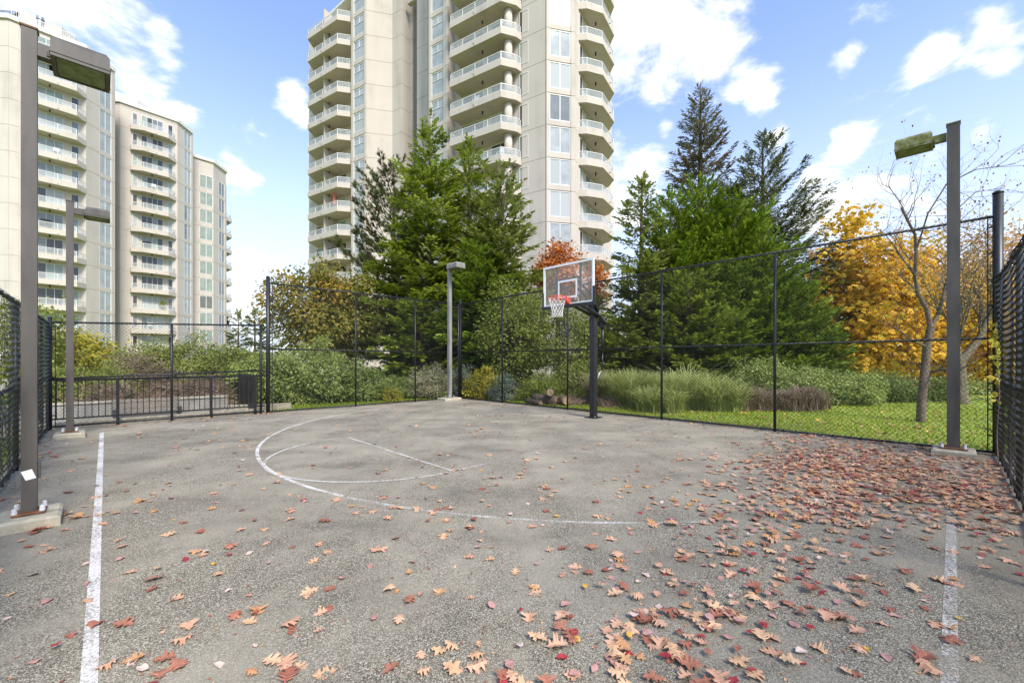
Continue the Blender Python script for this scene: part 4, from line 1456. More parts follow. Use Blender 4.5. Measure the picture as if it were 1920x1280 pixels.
def conifer(label, name, x, y, zb, H, R, mat, bark, nbr, seed, group='conifers beyond the court', prof=.85, low=.05, el=(-.25, .75), curl=.25,
            spl=.42, sdens=11., droopside=.1, tmpl=None, width=.5, tint=(.15, .85), upb=.25, tipb=.0, r0=None, lean=(0, 0), bare_in=.18, apex=True, jit=.18):
    """tapered trunk, limbs in spirals and sprays along every limb"""
    r = np.random.default_rng(seed)
    T = thing(name, label, 'tree', (x, y, zb), group)
    tmpl = tmpl or SPRAY
    t = np.sort(low + (1 - low) * (1 - (1 - r.random(nbr)) ** .80))
    az = np.arange(nbr) * 2.39996 + r.normal(0, .4, nbr)
    big = np.clip(r.normal(1, jit, nbr), .45, 1.35)
    L_ = R * (np.clip(1 - t, 0, 1) ** prof) * np.minimum(1, .62 + t * 2.6) * big + .12
    e0 = el[0] + (el[1] - el[0]) * t ** 1.3 + r.normal(0, .1, nbr)
    out = np.stack([np.cos(az), np.sin(az), np.zeros(nbr)], 1)
    side = np.stack([-np.sin(az), np.cos(az), np.zeros(nbr)], 1)
    base = np.stack([x + lean[0] * t * H, y + lean[1] * t * H, zb + H * t * .985], 1)
    tb = r.uniform(tint[0], tint[1], nbr)

    def bpos(i, q):
        z = np.tan(e0[i]) * q + curl * q * q * (1 if np.isscalar(curl) else 1) - droopside * q
        return base[i] + out[i] * (L_[i] * q)[:, None] + np.array([0, 0, 1.]) * (L_[i] * z)[:, None]
    # limbs
    ks = np.arange(nbr)
    P0 = [bpos(ks, np.full(nbr, a)) for a in (0, .33, .66)]; P1 = [bpos(ks, np.full(nbr, a)) for a in (.33, .66, .97)]
    rb = .012 + .011 * L_
    R0 = np.concatenate([rb, rb * .7, rb * .45]); R1 = np.concatenate([rb * .7, rb * .45, rb * .15])
    r0 = r0 or .018 * H + .03
    hs = np.linspace(0, 1, 9)
    tp = np.stack([x + lean[0] * hs * H, y + lean[1] * hs * H, zb - .2 + (H + .2) * hs], 1)
    tr = r0 * (1 - hs) ** .8 + .012
    mb = MB(); mb.tube([tuple(p) for p in tp], list(tr), 9)
    V2, F2 = segs(np.concatenate(P0), np.concatenate(P1), R0, R1, 4)
    Vt = np.array(mb.v); o = len(Vt)
    mb.f = mb.f[:-2]
    np_mesh('trunk', np.concatenate([Vt, V2]), np.concatenate([np.array(mb.f), F2 + o]), M[bark], T, smooth=True)
    # sprays
    cnt = np.maximum(4, (L_ * sdens * 1.82 * (.75 + .5 * r.random(nbr))).astype(int))
    i = np.repeat(ks, cnt)
    n = len(i)
    q = bare_in + (1.02 - bare_in) * r.random(n) ** .75
    lat = r.uniform(-1, 1, n) * (.34 * L_[i] * (1.12 - q) + .06)
    pos = bpos(i, q) + side[i] * lat[:, None] + np.array([0, 0, 1.]) * (-abs(lat) * droopside * 1.5 + r.normal(0, .05, n))[:, None]
    dr = out[i] * (.75 + .3 * q)[:, None] + side[i] * (np.sign(lat) * r.uniform(.15, .95, n))[:, None] \
        + np.array([0, 0, 1.]) * (upb + tipb * q + r.normal(0, .22, n) + np.tan(e0[i]) * .5)[:, None]
    nr = np.array([0, 0, 1.]) + out[i] * .35 + r.normal(0, .28, (n, 3))
    ln = spl * .80 * r.uniform(.6, 1.3, n) * (.8 + .4 * (1 - t[i]))
    tn = tb[i] * .6 + r.random(n) * .4
    parts = [scatter(*tmpl, pos, dr, nr, ln, ln * width * 2, tn, True)]
    if apex:
        m = 26
        hh = zb + H * (.90 + .11 * r.random(m)); a = r.uniform(0, 6.28, m)
        pos = np.stack([x + lean[0] * H + .04 * np.cos(a), y + lean[1] * H + .04 * np.sin(a), hh], 1)
        dr = np.stack([np.cos(a) * .5, np.sin(a) * .5, r.uniform(.5, 1.2, m)], 1)
        ln = spl * r.uniform(.5, .9, m)
        parts.append(scatter(*tmpl, pos, dr, r.normal(0, 1, (m, 3)), ln, ln * width * 2, r.uniform(tint[0], 1, m)))
    foliage_mesh(parts, 'crown', M[mat], T)
    return T


def clusters(c, rr, n, r, flat_bottom=.6, shell=.55):
    d = unit(r.normal(0, 1, (n, 3)))
    d[:, 2] = np.where(d[:, 2] < 0, d[:, 2] * flat_bottom, d[:, 2])
    q = shell + (1 - shell) * r.random(n) ** .6
    return np.array(c) + d * np.array(rr) * q[:, None], d


def leafy(parts_in, mat, T, r, nleaf, size, spread, tmpl=LEAF, wd=.55, tint=(.1, .9), name='crown', updir=.1, droop=-.25, tb_noise=.55, face=.7):
    """leaves gathered round cluster centres"""
    P, D = parts_in
    m = len(P)
    i = r.integers(0, m, nleaf)
    off = r.normal(0, 1, (nleaf, 3)) * np.array([spread, spread, spread * .7])
    pos = P[i] + off
    dr = unit(off) * .6 + D[i] * .35 + r.normal(0, .5, (nleaf, 3)) + np.array([0, 0, droop])
    nr = D[i] * face + np.array([0, 0, .75]) + r.normal(0, .42, (nleaf, 3))
    ln = size * r.uniform(.6, 1.3, nleaf)
    tb = r.uniform(tint[0], tint[1], m)
    tn = tb[i] * tb_noise + r.random(nleaf) * (1 - tb_noise)
    return foliage_mesh([scatter(*tmpl, pos, dr, nr, ln, ln * wd, tn)], name, M[mat], T)


def shrub(label, name, x, y, zb, rx, ry, h, mat, nleaf, size, seed, group='shrubs beyond the fences', spread=.13, ncl=160, tmpl=LEAF, wd=.6, tint=(.1, .9), cat='shrub',
          stem='twig_dark', nst=26, shell=.62, lumps=.22, droop=-.25):
    r = np.random.default_rng(seed)
    T = thing(name, label, cat, (x, y, zb), group)
    P, D = clusters((x, y, zb + h * .42), (rx, ry, h * .58), ncl, r, .75, shell)
    # uneven outline
    lump = 1 + lumps * (np.sin(D[:, 0] * 4.1 + seed) * np.cos(D[:, 1] * 5.3 + seed * 2) + .5 * np.sin(D[:, 2] * 7 + D[:, 0] * 6))
    P = np.array((x, y, zb + h * .42)) + (P - np.array((x, y, zb + h * .42))) * lump[:, None]
    P[:, 2] = np.maximum(P[:, 2], zb + .06)
    k = r.integers(0, ncl, nst)
    B0 = np.stack([x + r.normal(0, rx * .3, nst), y + r.normal(0, ry * .3, nst), np.full(nst, zb - .05)], 1)
    mid = (B0 + P[k]) / 2 + r.normal(0, .12, (nst, 3))
    limb_mesh(np.concatenate([B0, mid]), np.concatenate([mid, P[k]]), np.concatenate([np.full(nst, .022), np.full(nst, .014)]), np.concatenate([np.full(nst, .014), np.full(nst, .005)]), M[stem], T, 'stems', 4)
    leafy((P, D), mat, T, r, nleaf, size, spread, tmpl, wd, tint, 'foliage', droop=droop)
    return T


def twig_pile(label, x, y, zb, rx, ry, h, n, seed, mat='twig', ln=(.5, 1.4), rad_=.009, name='brush_pile'):
    r = np.random.default_rng(seed)
    T = thing(name, label, 'brush pile', (x, y, zb))
    a = r.uniform(0, 6.28, n); q = np.sqrt(r.random(n))
    c = np.stack([x + rx * q * np.cos(a), y + ry * q * np.sin(a), zb + h * (1 - q * q) * r.uniform(.2, 1, n)], 1)
    d = unit(r.normal(0, 1, (n, 3)) * np.array([1, 1, .45])) * r.uniform(*ln, n)[:, None] / 2
    bend = r.normal(0, .08, (n, 3))
    P0, P1 = c - d, c + d
    P0[:, 2] = np.maximum(P0[:, 2], zb); P1[:, 2] = np.maximum(P1[:, 2], zb)
    m = c + bend
    rr_ = rad_ * r.uniform(.5, 1.5, n)
    V, Fc = segs(np.concatenate([P0, m]), np.concatenate([m, P1]), np.concatenate([rr_, rr_]), np.concatenate([rr_, rr_ * .5]), 4)
    o = np_mesh('sticks', V, Fc, M[mat], T); o['kind'] = 'stuff'
    return T


def branchy(p, d, L_, r, depth, rng, out, tips, up=.12, spread=.55, kids=(2, 3), shrink=.72, bend=.18):
    """recursive limbs -> list of (p0, p1, r0, r1)"""
    n = 4
    for i in range(n):
        d = unit(d + rng.normal(0, bend, 3) + np.array([0, 0, up * .3]))
        q = p + d * (L_ / n)
        r1 = r * (1 - .30 / n * 1.0 - (.25 / n))
        out.append((p, q, r, r1))
        if depth > 0 and i >= 1 and rng.random() < .55:
            dd = unit(d + rng.normal(0, spread, 3) + np.array([0, 0, up]))
            branchy(q, dd, L_ * shrink * .8 * rng.uniform(.6, 1.1), r1 * .55, depth - 1, rng, out, tips, up, spread, kids, shrink, bend)
        p, r = q, r1
    if depth > 0:
        for k in range(rng.integers(*kids)):
            dd = unit(d + rng.normal(0, spread, 3) + np.array([0, 0, up]))
            branchy(p, dd, L_ * shrink * rng.uniform(.7, 1.15), r * .75, depth - 1, rng, out, tips, up, spread, kids, shrink, bend)
    else:
        tips.append(p)


def tree_limbs(T, out, bark, name='trunk', n=7):
    P0 = np.array([o[0] for o in out]); P1 = np.array([o[1] for o in out]); r0 = np.array([o[2] for o in out]); r1 = np.array([o[3] for o in out])
    d = P1 - P0
    return limb_mesh(P0 - d * .04, P1 + d * .04, r0, r1, M[bark], T, name, n)


def deciduous(label, name, x, y, zb, c, rr, mat, nleaf, size, seed, bark='bark_brown', ncl=220, spread=.35, tmpl=LEAF, wd=.6, tint=(.05, .95), r0=.16, group='autumn trees',
              nlimb=34, shell=.5, droop=-.25, lumps=.2):
    r = np.random.default_rng(seed)
    T = thing(name, label, 'tree', (x, y, zb), group)
    P, D = clusters(c, rr, ncl, r, .9, shell)
    lump = 1 + lumps * (np.sin(D[:, 0] * 4.3 + seed) * np.cos(D[:, 1] * 4.7 + D[:, 2] * 3.0 + seed))
    P = np.array(c) + (P - np.array(c)) * lump[:, None]
    out = []
    fork = np.array([x, y, max(zb + .6, c[2] - rr[2] * .75)])
    out.append((np.array([x, y, zb - .1]), fork, r0, r0 * .8))
    top = np.array([c[0], c[1], c[2] + rr[2] * .55])
    prev = fork
    ax = [fork]
    for i in range(1, 5):
        q = fork + (top - fork) * i / 4 + r.normal(0, .12, 3)
        out.append((prev, q, r0 * .8 * (1 - (i - 1) / 4.6), r0 * .8 * (1 - i / 4.6))); prev = q; ax.append(q)
    for k in r.integers(0, ncl, nlimb):
        e = P[k]; s = ax[r.integers(0, 4)]
        m1 = s + (e - s) * .35 + np.array([0, 0, .12]) + r.normal(0, .12, 3); m2 = s + (e - s) * .7 + r.normal(0, .15, 3)
        out += [(s, m1, r0 * .3, r0 * .2), (m1, m2, r0 * .2, r0 * .12), (m2, e, r0 * .12, .006)]
    tree_limbs(T, out, bark, 'trunk', 6)
    leafy((P, D), mat, T, r, nleaf, size, spread, tmpl, wd, tint, 'crown', droop=droop)
    return T


GZ = lambda x, y: float(ground_h(np.array([float(x)]), np.array([float(y)]))[0])


def plant_conifer(px, depth, top, halfpx, **k):
    p = at(px, depth)
    z = GZ(p.x, p.y)
    return conifer(x=p.x, y=p.y, zb=z, H=hgt(top, depth) - z, R=halfpx / F * depth, **k)


# --- cedars and pine behind the far corner
plant_conifer(806, 24.5, 222, 132, label='tallest dense green cedar behind the far corner lamp', name='cedar_tree', mat='cedar', bark='bark_brown', nbr=230, seed=1, sdens=13, spl=.62, prof=.80, width=.42, curl=.2)
plant_conifer(880, 25.5, 266, 96, label='middle green cedar rising between two others', name='cedar_tree', mat='cedar', bark='bark_brown', nbr=210, seed=2, sdens=14, spl=.58, prof=.72, width=.42)
plant_conifer(938, 23.5, 308, 98, label='right hand cedar of the three, olive green', name='cedar_tree', mat='cedar_olive', bark='bark_brown', nbr=210, seed=3, sdens=14, spl=.55, prof=.62, width=.42)
plant_conifer(905, 22.0, 470, 100, label='bright green low cedar under the three tall ones', name='cedar_tree', mat='cedar_bright', bark='bark_brown', nbr=150, seed=4, sdens=14, spl=.52, prof=.55, width=.42)
plant_conifer(790, 21.5, 560, 90, label='low spreading hemlock left of the far corner lamp', name='hemlock_tree', mat='cedar', bark='bark_brown', nbr=130, seed=5, sdens=14, spl=.45, prof=.6, el=(-.1, .6), width=.5)
plant_conifer(738, 26.5, 318, 112, label='sparse pine with brown inner needles before the tower', name='pine_tree', mat='pine', bark='bark_grey', nbr=92, seed=6, sdens=13, spl=.46, prof=.55, low=.24, el=(.05, .9),
              curl=.45, tmpl=TUFT, width=.5, upb=.55, tipb=.5, tint=(.0, 1.), bare_in=.3, jit=.3, group='conifers beyond the court')
# --- the cedars and spruces behind the hoop fence
plant_conifer(1203, 20, 330, 84, label='thin loose cedar with a bare lower trunk beside the tower', name='cedar_tree', mat='cedar_olive', bark='bark_brown', nbr=150, seed=7, sdens=14, spl=.5, prof=.7, width=.42, bare_in=.2)
plant_conifer(1258, 20.5, 372, 86, label='bright green cedar at the left of the dense row', name='cedar_tree', mat='cedar_bright', bark='bark_brown', nbr=200, seed=8, sdens=15, spl=.5, prof=.55, width=.4, upb=.6, el=(.1, .9))
plant_conifer(1318, 20.8, 352, 86, label='tallest bright green cedar of the dense row', name='cedar_tree', mat='cedar_bright', bark='bark_brown', nbr=220, seed=9, sdens=15, spl=.5, prof=.5, width=.4, upb=.6, el=(.1, .9))
plant_conifer(1376, 20.2, 384, 92, label='bright green cedar with a grey spruce behind it', name='cedar_tree', mat='cedar_bright', bark='bark_brown', nbr=210, seed=10, sdens=15, spl=.5, prof=.5, width=.4, upb=.6, el=(.1, .9))
plant_conifer(1436, 19.6, 452, 88, label='green cedar in front of the right hand spruce', name='cedar_tree', mat='cedar_bright', bark='bark_brown', nbr=180, seed=11, sdens=15, spl=.48, prof=.5, width=.4, upb=.6, el=(.1, .9))
plant_conifer(1488, 19.4, 540, 62, label='lowest green cedar next to the golden tree', name='cedar_tree', mat='cedar_bright', bark='bark_brown', nbr=150, seed=12, sdens=15, spl=.45, prof=.5, width=.4, upb=.6, el=(.1, .9))
plant_conifer(1535, 19.3, 590, 52, label='small green cedar squeezed against the golden tree', name='cedar_tree', mat='cedar', bark='bark_brown', nbr=100, seed=19, sdens=13, spl=.45, prof=.5, width=.42, upb=.5)
plant_conifer(1290, 18.6, 520, 90, label='broad low cedar at the front of the dense row', name='cedar_tree', mat='cedar', bark='bark_brown', nbr=170, seed=13, sdens=14, spl=.45, prof=.5, width=.42, upb=.4)
plant_conifer(1362, 18.2, 590, 62, label='round low cedar bush under the dense row', name='cedar_tree', mat='cedar_bright', bark='bark_brown', nbr=130, seed=14, sdens=15, spl=.42, prof=.5, width=.42, upb=.5)
plant_conifer(1313, 28, 163, 128, label='tallest open spruce with brown cones against the sky', name='spruce_tree', mat='spruce_cone', bark='bark_brown', nbr=240, seed=15, sdens=22, spl=.58, prof=.85, el=(-.35, .8), curl=.42, tmpl=SPRAY_FINE,
              width=.33, upb=.0, tint=(.05, .9), bare_in=.12, droopside=.2)
plant_conifer(1430, 26.5, 256, 150, label='grey green spruce with upswept limbs reaching right', name='spruce_tree', mat='spruce', bark='bark_brown', nbr=230, seed=16, sdens=21, spl=.58, prof=.75, el=(-.2, .75), curl=.45, tmpl=SPRAY_FINE,
              width=.36, upb=.1, tint=(.1, .95), bare_in=.1)
plant_conifer(1120, 22, 560, 60, label='dark low cedar directly behind the hoop post', name='cedar_tree', mat='cedar_olive', bark='bark_brown', nbr=120, seed=17, sdens=13, spl=.45, prof=.55, width=.45)
plant_conifer(1170, 19, 600, 62, label='green hemlock to the right of the hoop post', name='hemlock_tree', mat='cedar', bark='bark_brown', nbr=110, seed=18, sdens=13, spl=.42, prof=.55, width=.5)

# --- autumn trees
def dec(px, py, depth, rpx, rpy, **k):
    c = at(px, depth); zc = hgt(py, depth)
    z = GZ(c.x, c.y)
    return deciduous(x=c.x, y=c.y, zb=z, c=(c.x, c.y, zc), rr=(rpx / F * depth, rpx / F * depth, rpy / F * depth), **k)


dec(1628, 590, 23, 104, 165, label='golden yellow chestnut tree beside the green cedars', name='chestnut_tree', mat='gold', nleaf=12500, size=.245, seed=21, tmpl=PALM, wd=1.0, ncl=420, spread=.36, droop=-.5, shell=.3, lumps=.38, nlimb=60)
dec(1775, 600, 27, 130, 150, label='orange leaved tree behind the bare tree', name='maple_tree', mat='peach', nleaf=15000, size=.24, seed=22, ncl=300, spread=.45, wd=.7, nlimb=60, shell=.3)
dec(1850, 620, 22, 70, 140, label='thin orange tree behind the right corner post', name='maple_tree', mat='gold', nleaf=6500, size=.2, seed=23, ncl=150, spread=.4, wd=.7, nlimb=50, shell=.3)
dec(1985, 560, 24, 110, 150, label='yellow and orange tree behind the edge-on fence', name='maple_tree', mat='orange', nleaf=7000, size=.22, seed=24, ncl=200, spread=.42, wd=.7)
dec(592, 590, 21.5, 82, 90, label='rust tipped green maple behind the tall left fence', name='maple_tree', mat='autumn', nleaf=12000, size=.17, seed=25, ncl=260, spread=.30, wd=.7, nlimb=50, lumps=.3)
dec(660, 600, 22.5, 60, 90, label='green and bronze maple between the pine and the fence', name='maple_tree', mat='autumn', nleaf=8000, size=.16, seed=26, ncl=190, spread=.30, wd=.7, tint=(0, .55))
dec(1046, 516, 25, 35, 58, label='small orange red maple above the backboard', name='maple_tree', mat='orange', nleaf=4200, size=.19, seed=27, ncl=110, spread=.28, wd=.75, tint=(0, .7))
dec(1118, 535, 24.5, 18, 42, label='little orange maple spray at the right of the backboard', name='maple_tree', mat='orange', nleaf=900, size=.18, seed=28, ncl=34, spread=.22, wd=.75, r0=.06, nlimb=10)
dec(965, 625, 19.2, 66, 92, label='loose yellow green tree left of the backboard', name='alder_tree', mat='cedar_olive', nleaf=9000, size=.13, seed=29, ncl=220, spread=.25, wd=.6, nlimb=46, r0=.1)
dec(1060, 640, 18.5, 55, 80, label='light green sapling thicket under the backboard', name='alder_tree', mat='bramble', nleaf=6500, size=.11, seed=30, ncl=190, spread=.22, wd=.55, nlimb=46, r0=.07, tint=(0, .6))
dec(135, 670, 17.5, 58, 52, label='yellow and orange shrubby tree at the far left corner', name='maple_tree', mat='yellowgreen', nleaf=6000, size=.13, seed=31, ncl=150, spread=.22, wd=.7, nlimb=30, r0=.07)
dec(35, 650, 15, 70, 80, label='yellow green tree seen through the left fence', name='maple_tree', mat='bramble', nleaf=5000, size=.13, seed=32, ncl=150, spread=.25, wd=.7, nlimb=30, r0=.07)
for i, (px, d, top, hp) in enumerate(((447, 62, 588, 20), (478, 66, 582, 24), (425, 75, 600, 18), (505, 70, 600, 26))):
    plant_conifer(px, d, top, hp, label=['dark distant conifer left of the tall fence post', 'dark distant pine just left of the tall fence post', 'dark distant conifer against the apartment block', 'dark distant conifer behind the tall fence post'][i],
                  name='distant_conifer', mat='darkgreen', bark='bark_brown', nbr=70, seed=40 + i, sdens=6, spl=1.0, prof=.5, width=.5, group='distant trees')


# --- the bare tree on the lawn, built limb by limb
def bare_tree():
    r = np.random.default_rng(5)
    D0 = 10.55
    def q(px, py, dd=0.0):
        d = D0 + dd
        p = at(px, d); return np.array([p.x, p.y, hgt(py, d)])
    T = thing('bare_tree', 'nearly bare grey tree with a few red leaves on the lawn', 'tree', tuple(q(1728, 792)))
    out, tips = [], []

    def limb(pts, r0, r1, side=True, depth=2, up=.25, n_side=4, L_=.8):
        r0 *= .60; r1 *= .7; n_side = int(n_side * 1.9)
        pts = [np.array(p) for p in pts]
        m = len(pts) - 1
        for i in range(m):
            a = r0 + (r1 - r0) * i / m; b = r0 + (r1 - r0) * (i + 1) / m
            out.append((pts[i], pts[i + 1], a, b))
        if side:
            for k in range(n_side):
                f = .25 + .75 * (k + r.random()) / n_side
                i = min(m - 1, int(f * m)); p = pts[i] + (pts[i + 1] - pts[i]) * (f * m - i)
                d = unit(pts[i + 1] - pts[i] + r.normal(0, .7, 3) + np.array([0, 0, .1]))
                branchy(p, d, L_ * r.uniform(.6, 1.2), max(.0065, (r0 + (r1 - r0) * f) * .42), depth, r, out, tips, up, .5, (1, 3), .7, .2)
        tips.append(pts[-1])
    limb([q(1727, 794), q(1728, 760), q(1732, 715), q(1735, 690), q(1738, 650), q(1745, 615)], .165, .115, False)
    limb([q(1745, 615), q(1738, 580), q(1722, 552), q(1716, 520), q(1718, 480), q(1716, 440), q(1700, 410), q(1690, 390)], .095, .03, True, 2, .2, 6)
    limb([q(1745, 615), q(1758, 590), q(1768, 560, -.2), q(1775, 530, -.2), q(1795, 470, .2), q(1800, 400, .3), q(1797, 380, .3)], .085, .025, True, 2, .2, 7)
    limb([q(1716, 440), q(1700, 405, .2), q(1688, 380, .3), q(1668, 352, .5), q(1652, 345, .7)], .03, .008, True, 2, .1, 5)
    limb([q(1718, 470), q(1740, 400, -.3), q(1775, 345, -.5), q(1830, 318, -.8), q(1900, 308, -1.0)], .035, .007, True, 2, .05, 6)
    limb([q(1797, 390, .3), q(1830, 360, .4), q(1880, 352, .6)], .025, .007, True, 2, .05, 5)
    limb([q(1738, 650), q(1715, 640, -.3), q(1690, 622, -.5), q(1668, 612, -.6)], .04, .012, True, 2, .1, 4, .6)
    limb([q(1733, 700), q(1745, 697), q(1768, 692, -.3), q(1800, 694, -.6), q(1835, 670, -.8)], .06, .02, True, 2, .15, 4, .6)
    limb([q(1716, 520), q(1690, 480, .4), q(1660, 440, .6), q(1640, 425, .8)], .03, .008, True, 2, .1, 5)
    limb([q(1790, 480, .2), q(1830, 450, .2), q(1862, 420, .2), q(1880, 400, .2)], .03, .008, True, 2, .1, 5)
    tree_limbs(T, out, 'bark_grey', 'trunk', 7)
    tp = np.array(tips)
    m = 420
    k = r.integers(0, len(tp), m)
    pos = tp[k] + r.normal(0, .05, (m, 3))
    foliage_mesh([scatter(*LEAF, pos, np.array([0, 0, -1.]) + r.normal(0, .4, (m, 3)), r.normal(0, 1, (m, 3)), r.uniform(.04, .075, m), r.uniform(.03, .045, m), r.random(m))], 'last_leaves', M['redleaf'], T)


bare_tree()


def second_tree():
    r = np.random.default_rng(15)
    D0 = 15.0
    def q(px, py, dd=0.0):
        p = at(px, D0 + dd); return np.array([p.x, p.y, hgt(py, D0 + dd)])
    T = thing('mossy_tree', 'dark leaning tree behind the right lamp post with rising limbs', 'tree', tuple(q(1802, 756)))
    out, tips = [], []
    out += [(q(1800, 772), q(1800, 735), .26, .22), (q(1800, 735), q(1798, 680), .22, .17), (q(1798, 680), q(1815, 662), .15, .13), (q(1815, 662), q(1838, 632), .13, .11), (q(1838, 632), q(1850, 600), .11, .09),
            (q(1850, 600), q(1868, 570), .09, .06), (q(1798, 680), q(1788, 610), .12, .07)]
    for k in range(46):
        s = [q(1838, 632), q(1850, 600), q(1868, 570), q(1788, 610), q(1795, 650)][r.integers(0, 5)]
        branchy(s, unit(np.array([r.normal(0, .55), r.normal(0, .4), 1.0])), r.uniform(1.0, 1.9), .03, 2, r, out, tips, .35, .38, (1, 3), .75, .1)
    tree_limbs(T, out, 'bark_moss', 'trunk', 6)
    tp = np.array(tips); m = 1500; k = r.integers(0, len(tp), m)
    foliage_mesh([scatter(*LEAF, tp[k] + r.normal(0, .22, (m, 3)), r.normal(0, 1, (m, 3)) + np.array([0, 0, -.4]), r.normal(0, 1, (m, 3)), r.uniform(.08, .15, m), r.uniform(.06, .1, m), r.random(m))], 'last_leaves', M['peach'], T)


second_tree()


# --- shrubs
def sh(px, base, depth, rpx, hpx_top, **k):
    p = at(px, depth); z = GZ(p.x, p.y)
    h = hgt(hpx_top, depth) - z
    rx = rpx / F * depth
    return shrub(x=p.x, y=p.y, zb=z, rx=rx, ry=k.pop('ry', rx * .8), h=h, **k)


sh(590, 755, 15.8, 78, 650, label='large pale green laurel bush behind the tall left fence', name='laurel_bush', mat='laurel', nleaf=15000, size=.10, seed=51, ncl=330, spread=.12)
sh(520, 755, 15.2, 45, 668, label='pale green laurel bush beside the tall fence post', name='laurel_bush', mat='laurel', nleaf=7000, size=.10, seed=52, ncl=200, spread=.12)
sh(672, 750, 16.2, 42, 690, label='darker laurel bush right of the large pale one', name='laurel_bush', mat='laurel', nleaf=6000, size=.09, seed=53, ncl=160, spread=.12, tint=(0, .6))
sh(735, 748, 17.2, 42, 704, label='low green shrub by the third post of the left fence', name='low_shrub', mat='laurel', nleaf=4500, size=.08, seed=54, ncl=120, spread=.1, tint=(0, .7))
sh(805, 745, 17.6, 42, 690, label='cream and green twiggy shrub left of the far lamp', name='cream_shrub', mat='cream', nleaf=5000, size=.075, seed=55, ncl=150, spread=.11)
sh(862, 742, 18.4, 30, 688, label='blue green shrub right behind the far corner post', name='blue_shrub', mat='bluegreen', nleaf=3500, size=.07, seed=56, ncl=100, spread=.1)
sh(903, 745, 17.2, 30, 694, label='golden yellow shrub near the far corner post', name='golden_shrub', mat='yellowgreen', nleaf=4000, size=.085, seed=57, ncl=110, spread=.1)
sh(940, 745, 16.4, 26, 705, label='grey blue shrub beside the golden yellow one', name='blue_shrub', mat='bluegreen', nleaf=2800, size=.07, seed=58, ncl=90, spread=.1)
sh(735, 745, 16.2, 18, 728, label='small yellow shrub low on the left fence lawn', name='golden_shrub', mat='yellowgreen', nleaf=900, size=.07, seed=59, ncl=40, spread=.08)
# the bramble bank above the retaining wall
sh(205, 740, 13.4, 50, 690, label='green bramble mound at the left end of the bank', name='bramble_mound', mat='bramble', nleaf=9000, size=.075, seed=61, ncl=220, spread=.11, tint=(.1, .8))
sh(262, 735, 15.2, 62, 652, label='tall bramble mound with yellow green top left of the post', name='bramble_mound', mat='bramble', nleaf=13000, size=.085, seed=62, ncl=300, spread=.13)
sh(352, 735, 15.6, 72, 636, label='tallest bramble mound rising before the apartment block', name='bramble_mound', mat='bramble', nleaf=16000, size=.085, seed=63, ncl=340, spread=.13)
sh(432, 735, 15.4, 62, 652, label='green bramble mound left of the tall fence post', name='bramble_mound', mat='bramble', nleaf=13000, size=.085, seed=64, ncl=280, spread=.13, tint=(.05, .75))
sh(480, 740, 14.9, 42, 675, label='pale green bramble mound behind the dark railing', name='bramble_mound', mat='laurel', nleaf=8000, size=.085, seed=65, ncl=200, spread=.12)
sh(120, 740, 13.2, 46, 690, label='low bramble mound in the left fence corner', name='bramble_mound', mat='bramble', nleaf=6000, size=.08, seed=66, ncl=160, spread=.12)
for i, (px, d, rx, h, n) in enumerate(((270, 14.4, 1.5, 1.75, 1000), (215, 12.4, .9, .8, 460), (385, 14.2, 1.1, 1.0, 560))):
    p = at(px, d)
    twig_pile(['tangle of dry brown canes above the bench', 'tangle of dry brown canes left of the bench', 'tangle of dry dark canes right of the bench'][i], p.x, p.y, .05, rx, rx * .6, h, n, 70 + i, 'twig', (.5, 1.7), .008)
# along the hoop fence
sh(1010, 742, 16.3, 40, 700, label='leafy green undergrowth left of the log pile', name='undergrowth_shrub', mat='cedar_olive', nleaf=4500, size=.075, seed=81, ncl=130, spread=.11)
sh(1085, 735, 17.0, 48, 680, label='yellow green undergrowth behind the log pile', name='undergrowth_shrub', mat='bramble', nleaf=6000, size=.08, seed=82, ncl=160, spread=.12, tint=(0, .6))
sh(1420, 745, 16.2, 50, 672, label='pale leaved shrub under the right end of the cedars', name='pale_shrub', mat='laurel', nleaf=6500, size=.085, seed=83, ncl=180, spread=.12)
sh(1510, 750, 15.2, 62, 690, label='pale leaved bank of shrubs before the golden tree', name='pale_shrub', mat='laurel', nleaf=9000, size=.085, seed=84, ncl=220, spread=.12)
sh(1580, 760, 14.6, 60, 700, label='low pale green shrub on the lawn edge below the golden tree', name='pale_shrub', mat='laurel', nleaf=8000, size=.08, seed=85, ncl=200, spread=.11)
sh(1655, 758, 16.0, 62, 705, label='dark green shrub left of the bare tree', name='dark_shrub', mat='darkgreen', nleaf=6500, size=.085, seed=86, ncl=170, spread=.12)
sh(1620, 735, 18.5, 70, 690, label='yellow tinted shrub at the foot of the golden tree', name='golden_shrub', mat='yellowgreen', nleaf=5000, size=.09, seed=87, ncl=150, spread=.14, tint=(0, .7))
sh(1755, 752, 16.5, 42, 712, label='dark green shrub right of the bare tree', name='dark_shrub', mat='darkgreen', nleaf=4500, size=.085, seed=88, ncl=120, spread=.12)
sh(1850, 745, 20, 60, 715, label='green shrub far behind the right lamp post', name='dark_shrub', mat='laurel', nleaf=4000, size=.09, seed=89, ncl=110, spread=.13)


